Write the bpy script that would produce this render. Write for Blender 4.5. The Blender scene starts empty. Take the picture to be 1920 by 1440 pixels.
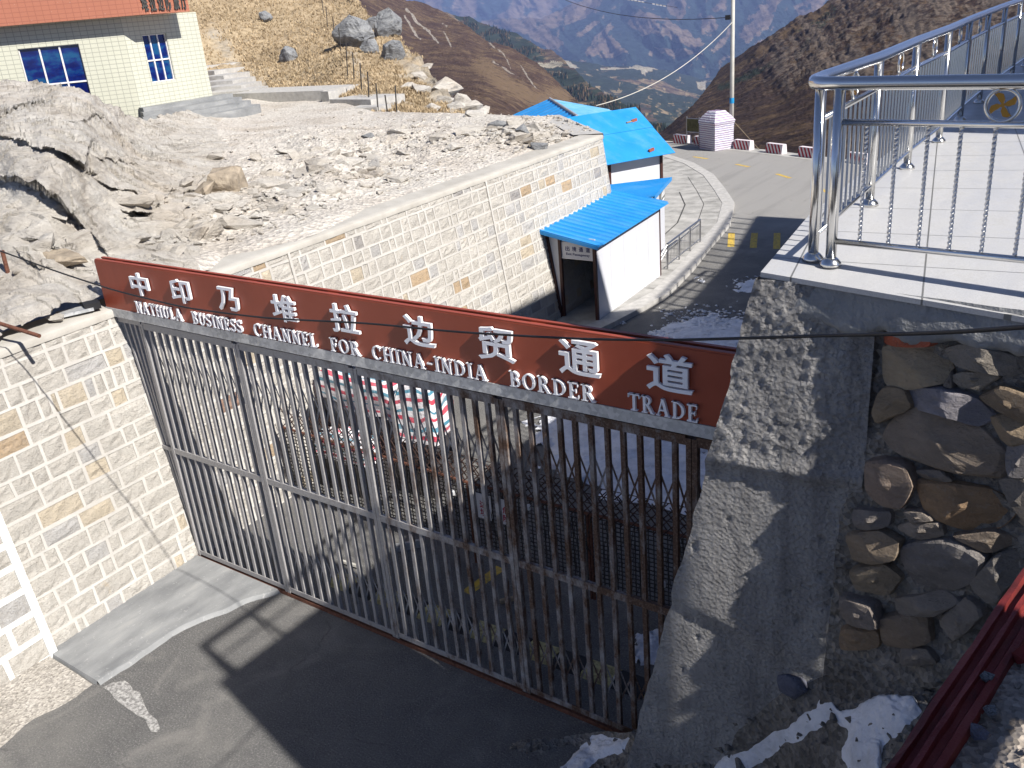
import bpy, bmesh, math, random
import numpy as np
from mathutils import Vector, Matrix
random.seed(7); rng = np.random.default_rng(7)
SC = bpy.context.scene
COL = SC.collection
R_ = math.radians

# ------------------------------------------------------------------ camera
F_PX, H = 1702.9, 7.2                      # focal length in photo pixels, eye height above the road
def _rot(yaw, pit, rol):
    fw = np.array([math.sin(yaw)*math.cos(pit), math.cos(yaw)*math.cos(pit), -math.sin(pit)])
    rt = np.array([math.cos(yaw), -math.sin(yaw), 0]); dn = np.cross(fw, rt)
    return np.array([rt*math.cos(rol)+dn*math.sin(rol), -rt*math.sin(rol)+dn*math.cos(rol), fw]).T
RC = _rot(-.6421, .3967, .0883)
EYE = np.array([0, 0, H])
cam = bpy.data.cameras.new("camera"); cam_o = bpy.data.objects.new("camera", cam); COL.objects.link(cam_o)
cam.sensor_width = 36; cam.lens = F_PX/1920*36; cam.clip_start = .1; cam.clip_end = 40000
m3 = Matrix([[RC[i][0], -RC[i][1], -RC[i][2]] for i in range(3)])
cam_o.matrix_world = Matrix.Translation(EYE.tolist()) @ m3.to_4x4()
SC.camera = cam_o
# ------------------------------------------------------------------ world, sun, exposure
SUN = Vector((1.13, -.16, 1.0)).normalized()
world = bpy.data.worlds.new("World"); SC.world = world; world.use_nodes = True
wn = world.node_tree.nodes; wl = world.node_tree.links
sky = wn.new("ShaderNodeTexSky"); sky.sky_type = 'NISHITA'; sky.sun_disc = False
sky.sun_elevation = math.asin(SUN.z); sky.sun_rotation = math.atan2(SUN.x, SUN.y)
sky.altitude = 4300; sky.air_density = 1.0; sky.dust_density = .4
bg = wn["Background"]; bg.inputs[1].default_value = .041
wl.new(sky.outputs[0], bg.inputs[0])
sl = bpy.data.lights.new("sun", 'SUN'); sl.energy = 4.6; sl.angle = R_(.5); sl.color = (1, .955, .89)
so = bpy.data.objects.new("sun", sl); COL.objects.link(so)
so.rotation_euler = SUN.to_track_quat('Z', 'Y').to_euler()
SC.view_settings.view_transform = 'Standard'; SC.view_settings.look = 'None'
SC.view_settings.exposure = 1.12; SC.view_settings.gamma = 1
SC.cycles.max_bounces = 6; SC.cycles.use_denoising = True

# ------------------------------------------------------------------ photo pixel -> place
def ray(p): return RC @ np.array([(p[0]-960)/F_PX, (p[1]-720)/F_PX, 1.])
def onz(p, z=0.): r = ray(p); return EYE+(z-H)/r[2]*r
def ony(p, y): r = ray(p); return EYE+y/r[1]*r
def onpl(p, p0, n): r = ray(p); n = np.array(n, float); return EYE+r*((np.array(p0)-EYE) @ n)/(r @ n)
def zat(p, xy): r = ray(p); t = (xy[0]*r[0]+xy[1]*r[1])/(r[0]**2+r[1]**2); return EYE+t*r

# ------------------------------------------------------------------ noise
def _hash(ix, iy, iz, s):
    h = (ix.astype(np.int64)*374761393+iy.astype(np.int64)*668265263+iz.astype(np.int64)*2147483647+s*974711) & 0x7fffffff
    h = ((h ^ (h >> 13))*1274126177) & 0x7fffffff
    h = (h ^ (h >> 16)) & 0xffff
    return h/65535.
def vnoise(P, s=0):
    P = np.asarray(P, float); i = np.floor(P); f = P-i; f = f*f*(3-2*f)
    x, y, z = i[..., 0], i[..., 1], i[..., 2]; r = 0
    for dx in (0, 1):
        wx = f[..., 0] if dx else 1-f[..., 0]
        for dy in (0, 1):
            wy = f[..., 1] if dy else 1-f[..., 1]
            for dz in (0, 1):
                wz = f[..., 2] if dz else 1-f[..., 2]
                r = r+wx*wy*wz*_hash(x+dx, y+dy, z+dz, s)
    return r*2-1
def fbm(P, oct=4, s=0, gain=.5, ridged=False):
    P = np.asarray(P, float); a = 1.; r = 0.; t = 0.
    for k in range(oct):
        n = vnoise(P*2.03**k+k*17.3, s+k)
        r = r+a*((1-2*abs(n)) if ridged else n); t += a; a *= gain
    return r/t

# ------------------------------------------------------------------ mesh building
class MB:
    def __init__(s): s.v = []; s.f = []; s.m = []; s.c = []
    def add(s, vs, fs, mat=0, col=None):
        b = len(s.v); s.v.extend([tuple(map(float, v)) for v in vs])
        for f in fs: s.f.append(tuple(b+i for i in f)); s.m.append(mat); s.c.append(col)
        return s
    def box(s, a, b, mat=0, col=None):
        x0, y0, z0 = a; x1, y1, z1 = b
        s.add([(x0, y0, z0), (x1, y0, z0), (x1, y1, z0), (x0, y1, z0), (x0, y0, z1), (x1, y0, z1), (x1, y1, z1), (x0, y1, z1)],
              [(3, 2, 1, 0), (4, 5, 6, 7), (0, 1, 5, 4), (1, 2, 6, 5), (2, 3, 7, 6), (3, 0, 4, 7)], mat, col); return s
    def obox(s, c, ax, ay, az, mat=0, col=None):          # centre and three half-axis vectors
        c, ax, ay, az = map(np.array, (c, ax, ay, az)); vs = []
        for k in (-1, 1):
            for i, j in ((-1, -1), (1, -1), (1, 1), (-1, 1)): vs.append(c+i*ax+j*ay+k*az)
        s.add(vs, [(3, 2, 1, 0), (4, 5, 6, 7), (0, 1, 5, 4), (1, 2, 6, 5), (2, 3, 7, 6), (3, 0, 4, 7)], mat, col); return s
    def bar(s, a, b, w, d, side=(1, 0, 0), mat=0, col=None):   # rectangular bar a->b, width w along side, depth d
        a, b = np.array(a, float), np.array(b, float); t = (b-a); L = np.linalg.norm(t); t /= L
        sd = np.array(side, float); sd -= t*(sd @ t); sd /= np.linalg.norm(sd); o = np.cross(t, sd)
        return s.obox((a+b)/2, sd*w/2, o*d/2, t*L/2, mat, col)
    def tube(s, pts, r, n=8, mat=0, caps=True, col=None):
        pts = [np.array(p, float) for p in pts]; rings = []; up = np.array([.12, .31, .94])
        rr = r if hasattr(r, '__len__') else [r]*len(pts)
        prev = None
        for i, p in enumerate(pts):
            t = pts[min(i+1, len(pts)-1)]-pts[max(i-1, 0)]; t /= np.linalg.norm(t)
            a = (up if prev is None else prev); a = a-t*(a @ t)
            if np.linalg.norm(a) < 1e-4: a = np.array([1., 0, 0])-t*t[0]
            a /= np.linalg.norm(a); prev = a; b = np.cross(t, a)
            rings.append([p+rr[i]*(math.cos(q)*a+math.sin(q)*b) for q in [2*math.pi*k/n for k in range(n)]])
        vs = [v for R in rings for v in R]; fs = []
        for i in range(len(pts)-1):
            for k in range(n):
                k2 = (k+1) % n; fs.append((i*n+k, i*n+k2, (i+1)*n+k2, (i+1)*n+k))
        if caps: fs.append(tuple(reversed(range(n)))); fs.append(tuple(range((len(pts)-1)*n, len(pts)*n)))
        s.add(vs, fs, mat, col); return s
    def prism(s, poly, h0, h1, fr=None, mat=0, col=None):      # poly 2D extruded; fr maps (u,v,h)->xyz
        fr = fr or (lambda u, v, h: (u, v, h)); n = len(poly)
        vs = [fr(u, v, h0) for u, v in poly]+[fr(u, v, h1) for u, v in poly]
        fs = [tuple(reversed(range(n))), tuple(range(n, 2*n))]+[(i, (i+1) % n, n+(i+1) % n, n+i) for i in range(n)]
        s.add(vs, fs, mat, col); return s
    def grid(s, P, mat=0, flip=False, col=None):               # P[rows, cols, 3]
        nr, nc = P.shape[:2]; b = [(i*nc+j, i*nc+j+1, (i+1)*nc+j+1, (i+1)*nc+j) for i in range(nr-1) for j in range(nc-1)]
        if flip: b = [tuple(reversed(f)) for f in b]
        s.add(P.reshape(-1, 3), b, mat, col); return s
    def build(s, name, mats, parent=None, loc=None, smooth=False, attr=None, fix=True):
        me = bpy.data.meshes.new(name); off = np.zeros(3)
        if parent is not None: off = np.array(parent.get('_w', parent.location))
        if loc is not None: off = np.array(loc, float)
        V = np.array(s.v)-off
        me.from_pydata(V.tolist(), [], s.f); me.validate()
        for m in (mats if isinstance(mats, (list, tuple)) else [mats]): me.materials.append(m)
        if len(me.polygons) == len(s.m):
            me.polygons.foreach_set('material_index', s.m)
            if any(c is not None for c in s.c):
                a = me.color_attributes.new('col', 'FLOAT_COLOR', 'CORNER'); buf = []
                for p, c in zip(me.polygons, s.c): buf.extend(list(c or (.5, .5, .5))[:3]+[1.]) if False else buf.extend((list(c or (.5, .5, .5))[:3]+[1.])*p.loop_total)
                a.data.foreach_set('color', buf)
        if attr:
            for k, arr in attr.items():
                a = me.color_attributes.new(k, 'FLOAT_COLOR', 'POINT'); a.data.foreach_set('color', np.asarray(arr, np.float32).ravel())
        if fix:
            bm = bmesh.new(); bm.from_mesh(me); bmesh.ops.recalc_face_normals(bm, faces=bm.faces); bm.to_mesh(me); bm.free()
        if smooth: me.polygons.foreach_set('use_smooth', [True]*len(me.polygons))
        me.update(); o = bpy.data.objects.new(name, me); COL.objects.link(o)
        if parent is not None:
            o.parent = parent
            if loc is not None: o.location = (np.array(loc)-np.array(parent.get('_w', parent.location))).tolist(); o['_w'] = list(map(float, loc))
            else: o['_w'] = [float(x) for x in off]
        elif loc is not None: o.location = list(map(float, loc)); o['_w'] = list(map(float, loc))
        return o
def thing(name, label, cat, loc=(0, 0, 0), group=None):
    o = bpy.data.objects.new(name, None); COL.objects.link(o); o.location = list(map(float, loc)); o['_w'] = list(map(float, loc))
    o.empty_display_size = .2; return tag(o, label, cat, group)
def tag(o, label, cat, group=None, kind=None):
    o['label'] = label; o['category'] = cat
    if group: o['group'] = group
    if kind: o['kind'] = kind
    return o
def struct(o, label=None): 
    o['kind'] = 'structure'
    if label: o['label'] = label; o['category'] = o.name.split('.')[0].replace('_', ' ')
    return o
def copy_thing(src, loc, rz=None, label=None):
    c = src.copy(); COL.objects.link(c); c.location = loc
    if rz is not None: c.rotation_euler.z = rz
    if label: c['label'] = label
    for ch in src.children:
        d = ch.copy(); COL.objects.link(d); d.parent = c
        for g in ch.children:
            e = g.copy(); COL.objects.link(e); e.parent = d
    return c

# ------------------------------------------------------------------ materials
class NM:
    def __init__(s, name):
        s.m = bpy.data.materials.new(name); s.m.use_nodes = True; s.n = s.m.node_tree.nodes; s.l = s.m.node_tree.links
        s.b = s.n['Principled BSDF']; s.b.inputs['Specular IOR Level'].default_value = .3
        s.pos = s.n.new('ShaderNodeNewGeometry').outputs['Position']
    def mp(s, scale=(1, 1, 1), rot=(0, 0, 0), src=None):
        x = s.n.new('ShaderNodeMapping'); x.inputs['Scale'].default_value = scale; x.inputs['Rotation'].default_value = rot
        s.l.new(src or s.pos, x.inputs[0]); return x.outputs[0]
    def noise(s, scale, detail=4, rough=.55, vec=None, dist=0):
        x = s.n.new('ShaderNodeTexNoise'); x.inputs['Scale'].default_value = scale; x.inputs['Detail'].default_value = detail
        x.inputs['Roughness'].default_value = rough; x.inputs['Distortion'].default_value = dist
        s.l.new(vec or s.pos, x.inputs['Vector']); return x.outputs['Fac']
    def voro(s, scale, vec=None, feat='F1', out='Distance'):
        x = s.n.new('ShaderNodeTexVoronoi'); x.feature = feat; x.inputs['Scale'].default_value = scale
        s.l.new(vec or s.pos, x.inputs['Vector']); return x.outputs[out]
    def ramp(s, fac, stops):
        x = s.n.new('ShaderNodeValToRGB'); e = x.color_ramp.elements
        while len(e) < len(stops): e.new(.5)
        for k, (p, c) in enumerate(stops):
            e[k].position = p; e[k].color = (c if hasattr(c, '__len__') else (c, c, c))[:3]+(1,) if not isinstance(c, (int, float)) else (c, c, c, 1)
        s.l.new(fac, x.inputs[0]); return x.outputs[0]
    def mix(s, fac, a, b, mode='MIX'):
        x = s.n.new('ShaderNodeMix'); x.data_type = 'RGBA'; x.blend_type = mode; x.clamp_factor = True
        for sock, v in ((x.inputs[0], fac), (x.inputs[6], a), (x.inputs[7], b)):
            if isinstance(v, bpy.types.NodeSocket): s.l.new(v, sock)
            elif isinstance(v, (int, float)): sock.default_value = v if sock.type == 'VALUE' else (v, v, v, 1)
            else: sock.default_value = tuple(v)+(1,)
        return x.outputs[2]
    def math(s, op, a, b=None, c=None):
        x = s.n.new('ShaderNodeMath'); x.operation = op
        for k, v in enumerate((a, b, c)):
            if v is None: continue
            if isinstance(v, bpy.types.NodeSocket): s.l.new(v, x.inputs[k])
            else: x.inputs[k].default_value = v
        return x.outputs[0]
    def sep(s, vec, i):
        x = s.n.new('ShaderNodeSeparateXYZ'); s.l.new(vec, x.inputs[0]); return x.outputs[i]
    def attr(s, name):
        x = s.n.new('ShaderNodeAttribute'); x.attribute_name = name; return x.outputs['Color']
    def color(s, c):
        if isinstance(c, bpy.types.NodeSocket): s.l.new(c, s.b.inputs['Base Color'])
        else: s.b.inputs['Base Color'].default_value = tuple(c)+(1,)
        return s
    def bump(s, h, dist=.02, strength=1.):
        x = s.n.new('ShaderNodeBump'); x.inputs['Distance'].default_value = dist; x.inputs['Strength'].default_value = strength
        s.l.new(h, x.inputs['Height'])
        prev = s.b.inputs['Normal'].links
        if prev: s.l.new(prev[0].from_socket, x.inputs['Normal'])
        s.l.new(x.outputs[0], s.b.inputs['Normal']); return s
    def set(s, rough=None, metal=None, spec=None):
        if rough is not None:
            if isinstance(rough, bpy.types.NodeSocket): s.l.new(rough, s.b.inputs['Roughness'])
            else: s.b.inputs['Roughness'].default_value = rough
        if metal is not None: s.b.inputs['Metallic'].default_value = metal
        if spec is not None: s.b.inputs['Specular IOR Level'].default_value = spec
        return s
def plain(name, c, rough=.6, metal=0, var=.12, scale=6, bump=0, bscale=60):
    n = NM(name); f = n.noise(scale, 5)
    n.color(n.ramp(f, [(.3, tuple(x*(1-var) for x in c)), (.7, tuple(min(1, x*(1+var)) for x in c))])).set(rough, metal)
    if bump: n.bump(n.noise(bscale, 4), bump)
    return n.m
M = {}
def make_materials():
    # asphalt: speckled aggregate, worn pale patches and dust
    n = NM('asphalt'); a = n.noise(48, 4, .7); b = n.noise(.55, 5, .6); c = n.noise(3.5, 5)
    base = n.ramp(a, [(.3, (.082, .08, .08)), (.56, (.15, .147, .143)), (.76, (.36, .35, .33))])
    base = n.mix(n.ramp(b, [(.45, 0.), (.75, .5)]), base, (.24, .23, .21)); base = n.mix(n.ramp(c, [(.5, 0.), (.8, .3)]), base, (.05, .05, .055))
    far = n.math('MULTIPLY', n.math('SUBTRACT', n.sep(n.pos, 1), 20.), .08)          # the road beyond the platform is pale worn concrete
    base = n.mix(n.ramp(n.math('ADD', far, n.math('MULTIPLY', n.math('SUBTRACT', b, .5), .5)), [(.35, 0.), (.75, .85)]), base, (.31, .30, .285))
    wv = n.n.new('ShaderNodeMix'); wv.data_type = 'VECTOR'; nz = n.n.new('ShaderNodeTexNoise'); nz.inputs['Scale'].default_value = 1.6; nz.inputs['Detail'].default_value = 5; n.l.new(n.pos, nz.inputs['Vector']); wv.inputs[0].default_value = .45; n.l.new(n.pos, wv.inputs[4]); n.l.new(nz.outputs['Color'], wv.inputs[5]); cr = n.voro(.55, wv.outputs[1], 'DISTANCE_TO_EDGE'); dust = n.noise(1.1, 7, .7, None, 1.2); base = n.mix(n.ramp(dust, [(.52, 0.), (.72, .45)]), base, (.30, .285, .26)); tr = n.noise(.9, 4, .5, n.mp((2.5, .18, 1))); base = n.mix(n.ramp(tr, [(.3, .18), (.48, 0.)]), base, (.07, .07, .07)); base = n.mix(n.math('MULTIPLY', n.ramp(cr, [(.0, .45), (.006, 0.)]), n.ramp(dust, [(.52, 0.), (.58, 1.)])), base, (.035, .034, .034))
    sp = n.noise(75, 2, .5); base = n.mix(n.ramp(sp, [(.70, 0.), (.76, .8)]), base, (.5, .48, .45)); n.color(base).set(.9).bump(a, .02).bump(c, .01); M['asphalt'] = n.m
    n = NM('concrete_pavement'); a = n.noise(2.2, 6); c = n.noise(40, 4)
    n.color(n.ramp(a, [(.3, (.24, .235, .22)), (.5, (.345, .335, .315)), (.72, (.46, .445, .42))])).set(.9).bump(c, .006).bump(a, .02); M['pave'] = n.m
    n = NM('kerb_stone'); a = n.noise(6, 5); n.color(n.ramp(a, [(.3, (.34, .33, .315)), (.7, (.47, .455, .43))])).set(.85).bump(a, .01); M['kerb'] = n.m
    n = NM('coping_cement'); a = n.noise(2.5, 6); b = n.noise(30, 4); n.color(n.ramp(a, [(.3, (.36, .34, .305)), (.7, (.46, .44, .40))])).set(.9).bump(b, .006); M['coping'] = n.m
    n = NM('smooth_cement'); a = n.noise(3, 6, .6, n.mp((1, .35, 1), (0, 0, .4))); b = n.noise(14, 6, .7, None, 1.5)
    cc = n.ramp(a, [(.3, (.17, .175, .18)), (.6, (.28, .285, .285)), (.75, (.36, .355, .34))])
    n.color(n.mix(n.ramp(b, [(.6, 0.), (.72, .7)]), cc, (.5, .49, .47))).set(.8).bump(b, .004); M['cement'] = n.m
    n = NM('yellow_paint'); a = n.noise(14, 5); n.color(n.mix(n.ramp(a, [(.42, 0.), (.62, .8)]), (.62, .42, .06), (.25, .2, .1))).set(.8); M['yellow'] = n.m
    n = NM('white_paint'); a = n.noise(14, 5); n.color(n.mix(n.ramp(a, [(.45, 0.), (.65, .6)]), (.75, .74, .7), (.3, .29, .27))).set(.8); M['white'] = n.m
    n = NM('worn_paint'); a = n.noise(22, 6, .7); n.color(n.mix(n.ramp(a, [(.38, 0.), (.58, 1.)]), (.46, .45, .43), (.17, .165, .16))).set(.9).bump(a, .01); M['worn'] = n.m
    # wall stones: each stone has its own colour
    n = NM('ashlar_stone'); c = n.attr('col'); a = n.noise(9, 6, .65); b = n.noise(34, 5, .7, n.mp((1, 1, 2.2)))
    v = n.mix(n.ramp(a, [(.3, .8), (.7, 0.)]), c, n.mix(.45, c, (.38, .34, .29))); v = n.mix(n.ramp(b, [(.34, .55), (.48, 0.)]), v, (.25, .22, .19)); g = n.noise(.45, 6, .6, n.mp((1, 1, .35))); v = n.mix(n.ramp(g, [(.35, .2), (.55, 0.)]), v, (.34, .31, .275)); w = n.noise(3.3, 6, .7); v = n.mix(n.ramp(w, [(.66, 0.), (.75, .5)]), v, (.56, .42, .25))
    n.color(v).set(.9).bump(b, .03).bump(a, .03); M['ashlar'] = n.m
    n = NM('pointing_mortar'); a = n.noise(5, 5); n.color(n.mix(n.ramp(n.noise(.6, 6, .65, n.mp((1, 1, .4))), [(.36, .45), (.56, 0.)]), n.ramp(a, [(.3, (.47, .45, .42)), (.7, (.545, .525, .49))]), (.36, .34, .31))).set(.9).bump(n.noise(30, 4), .008); M['mortar'] = n.m
    n = NM('white_mortar'); a = n.noise(5, 5); n.color(n.ramp(a, [(.3, (.7, .7, .67)), (.7, (.8, .8, .78))])).set(.9); M['wmortar'] = n.m
    # pale gneiss ledge, broken gravel
    n = NM('pale_rock'); st = n.mp((.8, 1.1, 3.2), (.5, .35, -.6)); a = n.noise(.9, 8, .62, st, .6); b = n.noise(7, 8, .7, st, .4); w = n.noise(.35, 5)
    col = n.ramp(a, [(.28, (.27, .235, .195)), (.42, (.50, .46, .405)), (.6, (.58, .55, .50)), (.78, (.47, .455, .435))])
    col = n.mix(n.ramp(w, [(.52, 0.), (.7, .4)]), col, (.52, .42, .31)); col = n.mix(n.ramp(b, [(.3, .65), (.44, 0.)]), col, (.2, .175, .15))
    s1 = n.noise(2.2, 9, .74, n.mp((.7, .9, 6.5), (.55, .25, -.5)), .8); col = n.mix(n.ramp(s1, [(.36, .45), (.5, 0.)]), col, (.30, .27, .235)); s2 = n.noise(.55, 7, .65, n.mp((1, 1, 1.6)), .6); col = n.mix(n.ramp(s2, [(.36, .22), (.52, 0.)]), col, (.36, .34, .315))
    n.color(col).set(.9).bump(b, .06).bump(a, .12).bump(s1, .05).bump(n.noise(45, 5, .7), .012); M['rock'] = n.m
    n = NM('pale_gravel'); a = n.noise(.5, 6); b = n.voro(13); c = n.noise(28, 5, .7); d = n.sep(n.voro(13, None, 'F1', 'Color'), 0)
    col = n.ramp(a, [(.30, (.40, .355, .30)), (.46, (.495, .455, .405)), (.56, (.54, .505, .455)), (.72, (.46, .43, .385))])
    col = n.mix(n.ramp(c, [(.3, .5), (.48, 0.)]), col, (.24, .21, .17)); col = n.mix(.18, col, d, 'OVERLAY')
    n.color(col).set(.95).bump(b, .035).bump(c, .02); M['gravel'] = n.m
    n = NM('dark_gravel'); a = n.noise(1.5, 6); b = n.voro(22); d = n.sep(n.voro(22, None, 'F1', 'Color'), 0); c = n.noise(50, 4)
    col = n.ramp(a, [(.3, (.12, .11, .1)), (.55, (.2, .185, .165)), (.75, (.26, .23, .2))]); col = n.mix(.35, col, d, 'OVERLAY')
    n.color(col).set(.95).bump(b, .03).bump(c, .02); M['dgravel'] = n.m
    n = NM('verge_gravel'); a = n.noise(2.5, 6); b = n.voro(38); d = n.sep(n.voro(38, None, 'F1', 'Color'), 0); c = n.noise(60, 5, .7); n.color(n.mix(.3, n.ramp(a, [(.3, (.30, .275, .24)), (.55, (.40, .37, .33)), (.75, (.46, .43, .39))]), d, 'OVERLAY')).set(.95).bump(b, .012).bump(c, .008); M['verge'] = n.m
    # stucco concrete
    n = NM('pebbledash'); a = n.noise(38, 5, .7); b = n.noise(2, 5); z = n.sep(n.pos, 2); s2 = n.noise(7, 5, .6, n.mp((1, 1, .12)))
    col = n.ramp(b, [(.3, (.31, .30, .295)), (.7, (.46, .445, .43))]); col = n.mix(n.ramp(s2, [(.35, .5), (.55, 0.)]), col, (.15, .145, .145))
    n.color(col).set(.95).bump(a, .035).bump(n.voro(30), .02); M['pebble'] = n.m
    n = NM('wet_cement'); a = n.noise(4, 6); b = n.noise(18, 5, .6); n.color(n.ramp(a, [(.3, (.2, .205, .21)), (.7, (.32, .32, .315))])).set(.8).bump(b, .02).bump(a, .05); M['band'] = n.m
    n = NM('field_stone'); c = n.attr('col'); a = n.noise(5, 7, .65, n.mp((1, 1, 2))); b = n.noise(26, 6, .7)
    c = n.mix(1., c, (1.75, 1.6, 1.45), 'MULTIPLY'); v = n.mix(n.ramp(a, [(.35, .7), (.65, 0.)]), c, n.mix(.5, c, (.07, .06, .05))); v = n.mix(n.ramp(b, [(.55, 0.), (.75, .45)]), v, (.36, .33, .28))
    n.color(v).set(.85).bump(b, .02).bump(a, .04); M['fieldstone'] = n.m
    # granite tile floor
    n = NM('granite_tile'); br = n.n.new('ShaderNodeTexBrick'); br.offset = 0; br.inputs['Scale'].default_value = 1
    br.inputs['Brick Width'].default_value = .82; br.inputs['Row Height'].default_value = .82; br.inputs['Mortar Size'].default_value = .006; br.inputs['Mortar Smooth'].default_value = 0
    n.l.new(n.mp((1, 1, 1), (0, 0, -.19)), br.inputs['Vector'])
    a = n.noise(120, 3); g = n.noise(1.2, 5); col = n.ramp(a, [(.3, (.36, .36, .368)), (.6, (.465, .465, .468))]); col = n.mix(n.ramp(g, [(.4, .18), (.7, 0.)]), col, (.45, .44, .42))
    dd = n.noise(4, 7, .7, n.mp((1, .5, 1))); col = n.mix(n.ramp(dd, [(.55, 0.), (.75, .35)]), col, (.30, .285, .26)); n.color(n.mix(br.outputs['Fac'], col, (.14, .14, .135))).set(n.ramp(dd, [(.4, .35), (.7, .7)])); M['tile'] = n.m
    # metals
    n = NM('stainless_steel'); a = n.noise(30, 4, .5, n.mp((1, 1, .05))); n.color((.66, .655, .64)).set(.2, 1.); M['steel'] = n.m
    n = NM('dull_steel'); n.color((.42, .42, .43)).set(.4, 1.); M['dsteel'] = n.m
    n = NM('brass_gold'); n.color((.42, .22, .05)).set(.4, 1.); M['gold'] = n.m
    n = NM('gate_paint'); x = n.sep(n.pos, 0); a = n.noise(6, 7, .7, n.mp((1, 1, .4))); b = n.noise(40, 5, .7)
    gx = n.math('MULTIPLY_ADD', x, .10, .86); t = n.math('ADD', n.math('MULTIPLY', a, .8), n.math('MULTIPLY', gx, .55))
    rust = n.ramp(t, [(.5, 0.), (.68, 1.)])
    gp = n.ramp(b, [(.3, (.26, .25, .25)), (.7, (.37, .36, .355))]); rc = n.ramp(b, [(.3, (.05, .03, .022)), (.55, (.115, .068, .045)), (.75, (.22, .18, .15))])
    n.color(n.mix(rust, gp, rc)).set(n.mix(rust, .42, .85)).bump(b, .002); M['gate'] = n.m
    n = NM('red_sign'); a = n.noise(1.4, 5); b = n.noise(18, 5, .7); col = n.ramp(a, [(.3, (.26, .050, .024)), (.7, (.33, .068, .034))])
    st = n.noise(5, 5, .6, n.mp((1, 1, .08)))
    col = n.mix(n.ramp(b, [(.62, 0.), (.8, .3)]), col, (.30, .15, .11)); col = n.mix(n.ramp(st, [(.55, 0.), (.75, .25)]), col, (.12, .03, .02)); n.color(col).set(.42); M['sign'] = n.m
    n = NM('galvanised'); v = n.sep(n.voro(26, None, 'F1', 'Color'), 0); a = n.noise(2, 4); n.color(n.mix(.35, n.ramp(a, [(.3, (.40, .41, .42)), (.7, (.55, .56, .57))]), v, 'SOFT_LIGHT')).set(.45, .35); M['galv'] = n.m
    M['letter'] = plain('letter_white', (.82, .82, .84), .45, 0, .05)
    M['rust'] = plain('rusty_iron', (.13, .055, .035), .85, 0, .4, 25)
    M['black'] = plain('black_rubber', (.018, .018, .02), .6, 0, .2)
    M['darkwire'] = plain('dark_wire', (.05, .045, .042), .6, .3, .3)
    n = NM('blue_roof'); a = n.noise(.9, 5); b = n.noise(60, 3); st = n.noise(2.2, 6, .65, n.mp((.3, 1, 1))); n.color(n.mix(n.ramp(st, [(.5, 0.), (.75, .4)]), n.mix(n.ramp(b, [(.70, 0.), (.76, .4)]), n.ramp(a, [(.3, (.016, .215, .55)), (.7, (.026, .265, .63))]), (.4, .5, .6)), (.16, .36, .60))).set(.4); M['blue'] = n.m
    n = NM('sunlit_blue_roof'); a = n.noise(1.3, 6); n.color(n.ramp(a, [(.3, (.07, .30, .58)), (.7, (.20, .44, .66))])).set(.35); M['sunlitblue'] = n.m  # lit copy of the blue roof: sunlight put into the paler colour
    M['panel'] = plain('white_panel', (.55, .56, .60), .45, 0, .05, 1.2)
    M['brown'] = plain('brown_frame', (.055, .022, .018), .5, 0, .2)
    M['signwhite'] = plain('sign_board_white', (.6, .6, .62), .5, 0, .04)
    M['signblue'] = plain('navy_lettering', (.03, .03, .12), .5, 0, .05)
    M['signgrey'] = plain('grey_board', (.16, .165, .15), .6, 0, .2)
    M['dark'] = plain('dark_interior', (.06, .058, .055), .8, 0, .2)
    # tiled building
    for key, base, ln in (('creamtile', (.53, .53, .435), (.31, .31, .26)), ('orangetile', (.38, .15, .095), (.28, .105, .07))):
        n = NM(key); br = n.n.new('ShaderNodeTexBrick'); br.offset = 0; br.inputs['Scale'].default_value = 1; br.inputs['Mortar Smooth'].default_value = .2
        br.inputs['Brick Width'].default_value = .24; br.inputs['Row Height'].default_value = .15; br.inputs['Mortar Size'].default_value = .011
        uv = n.n.new('ShaderNodeUVMap'); n.l.new(uv.outputs[0], br.inputs['Vector']); a = n.noise(1.1, 5); c = n.noise(7, 6)
        col = n.mix(n.ramp(a, [(.35, .25), (.65, 0.)]), base, tuple(x*.8 for x in base)); col = n.mix(n.ramp(c, [(.66, 0.), (.72, .5)]), col, (.62, .6, .55)) if key == 'orangetile' else col
        n.color(n.mix(br.outputs['Fac'], col, ln)).set(.4); M[key] = n.m
    n = NM('blue_glass'); a = n.noise(1.6, 4, .5, n.mp((1, 1, 2.))); n.color(n.ramp(a, [(.40, (.0, .004, .075)), (.5, (.0, .012, .12)), (.62, (.005, .06, .16))])).set(.08, 0, .6); M['bglass'] = n.m
    M['alu'] = plain('white_aluminium', (.68, .66, .66), .4, 0, .05)
    # snow
    n = NM('snow'); a = n.noise(14, 5); b = n.noise(3, 4); n.color(n.mix(n.ramp(n.noise(5, 6, .7), [(.5, 0.), (.72, .5)]), n.ramp(b, [(.3, (.55, .57, .62)), (.6, (.74, .75, .79))]), (.36, .34, .33))).set(.6).bump(a, .03); n.b.inputs['Subsurface Weight'].default_value = 0; M['snow'] = n.m
    # hills
    n = NM('dry_grass_slope'); a = n.noise(.22, 6, .6); b = n.noise(3.5, 6, .7, n.mp((1, 1, .5))); c = n.noise(.6, 6)
    col = n.ramp(a, [(.3, (.25, .19, .12)), (.5, (.40, .31, .20)), (.7, (.47, .375, .245))]); col = n.mix(n.ramp(b, [(.33, .7), (.52, 0.)]), col, (.15, .105, .055))
    st = n.attr('cover'); rk = n.ramp(n.noise(2.2, 7, .7), [(.3, (.2, .18, .15)), (.7, (.5, .47, .42))])
    n.color(n.mix(n.math('MULTIPLY', n.sep(st, 0), n.ramp(c, [(.38, 0.), (.55, 1.)])), col, rk)).set(.95).bump(b, .15); M['grass'] = n.m
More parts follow.
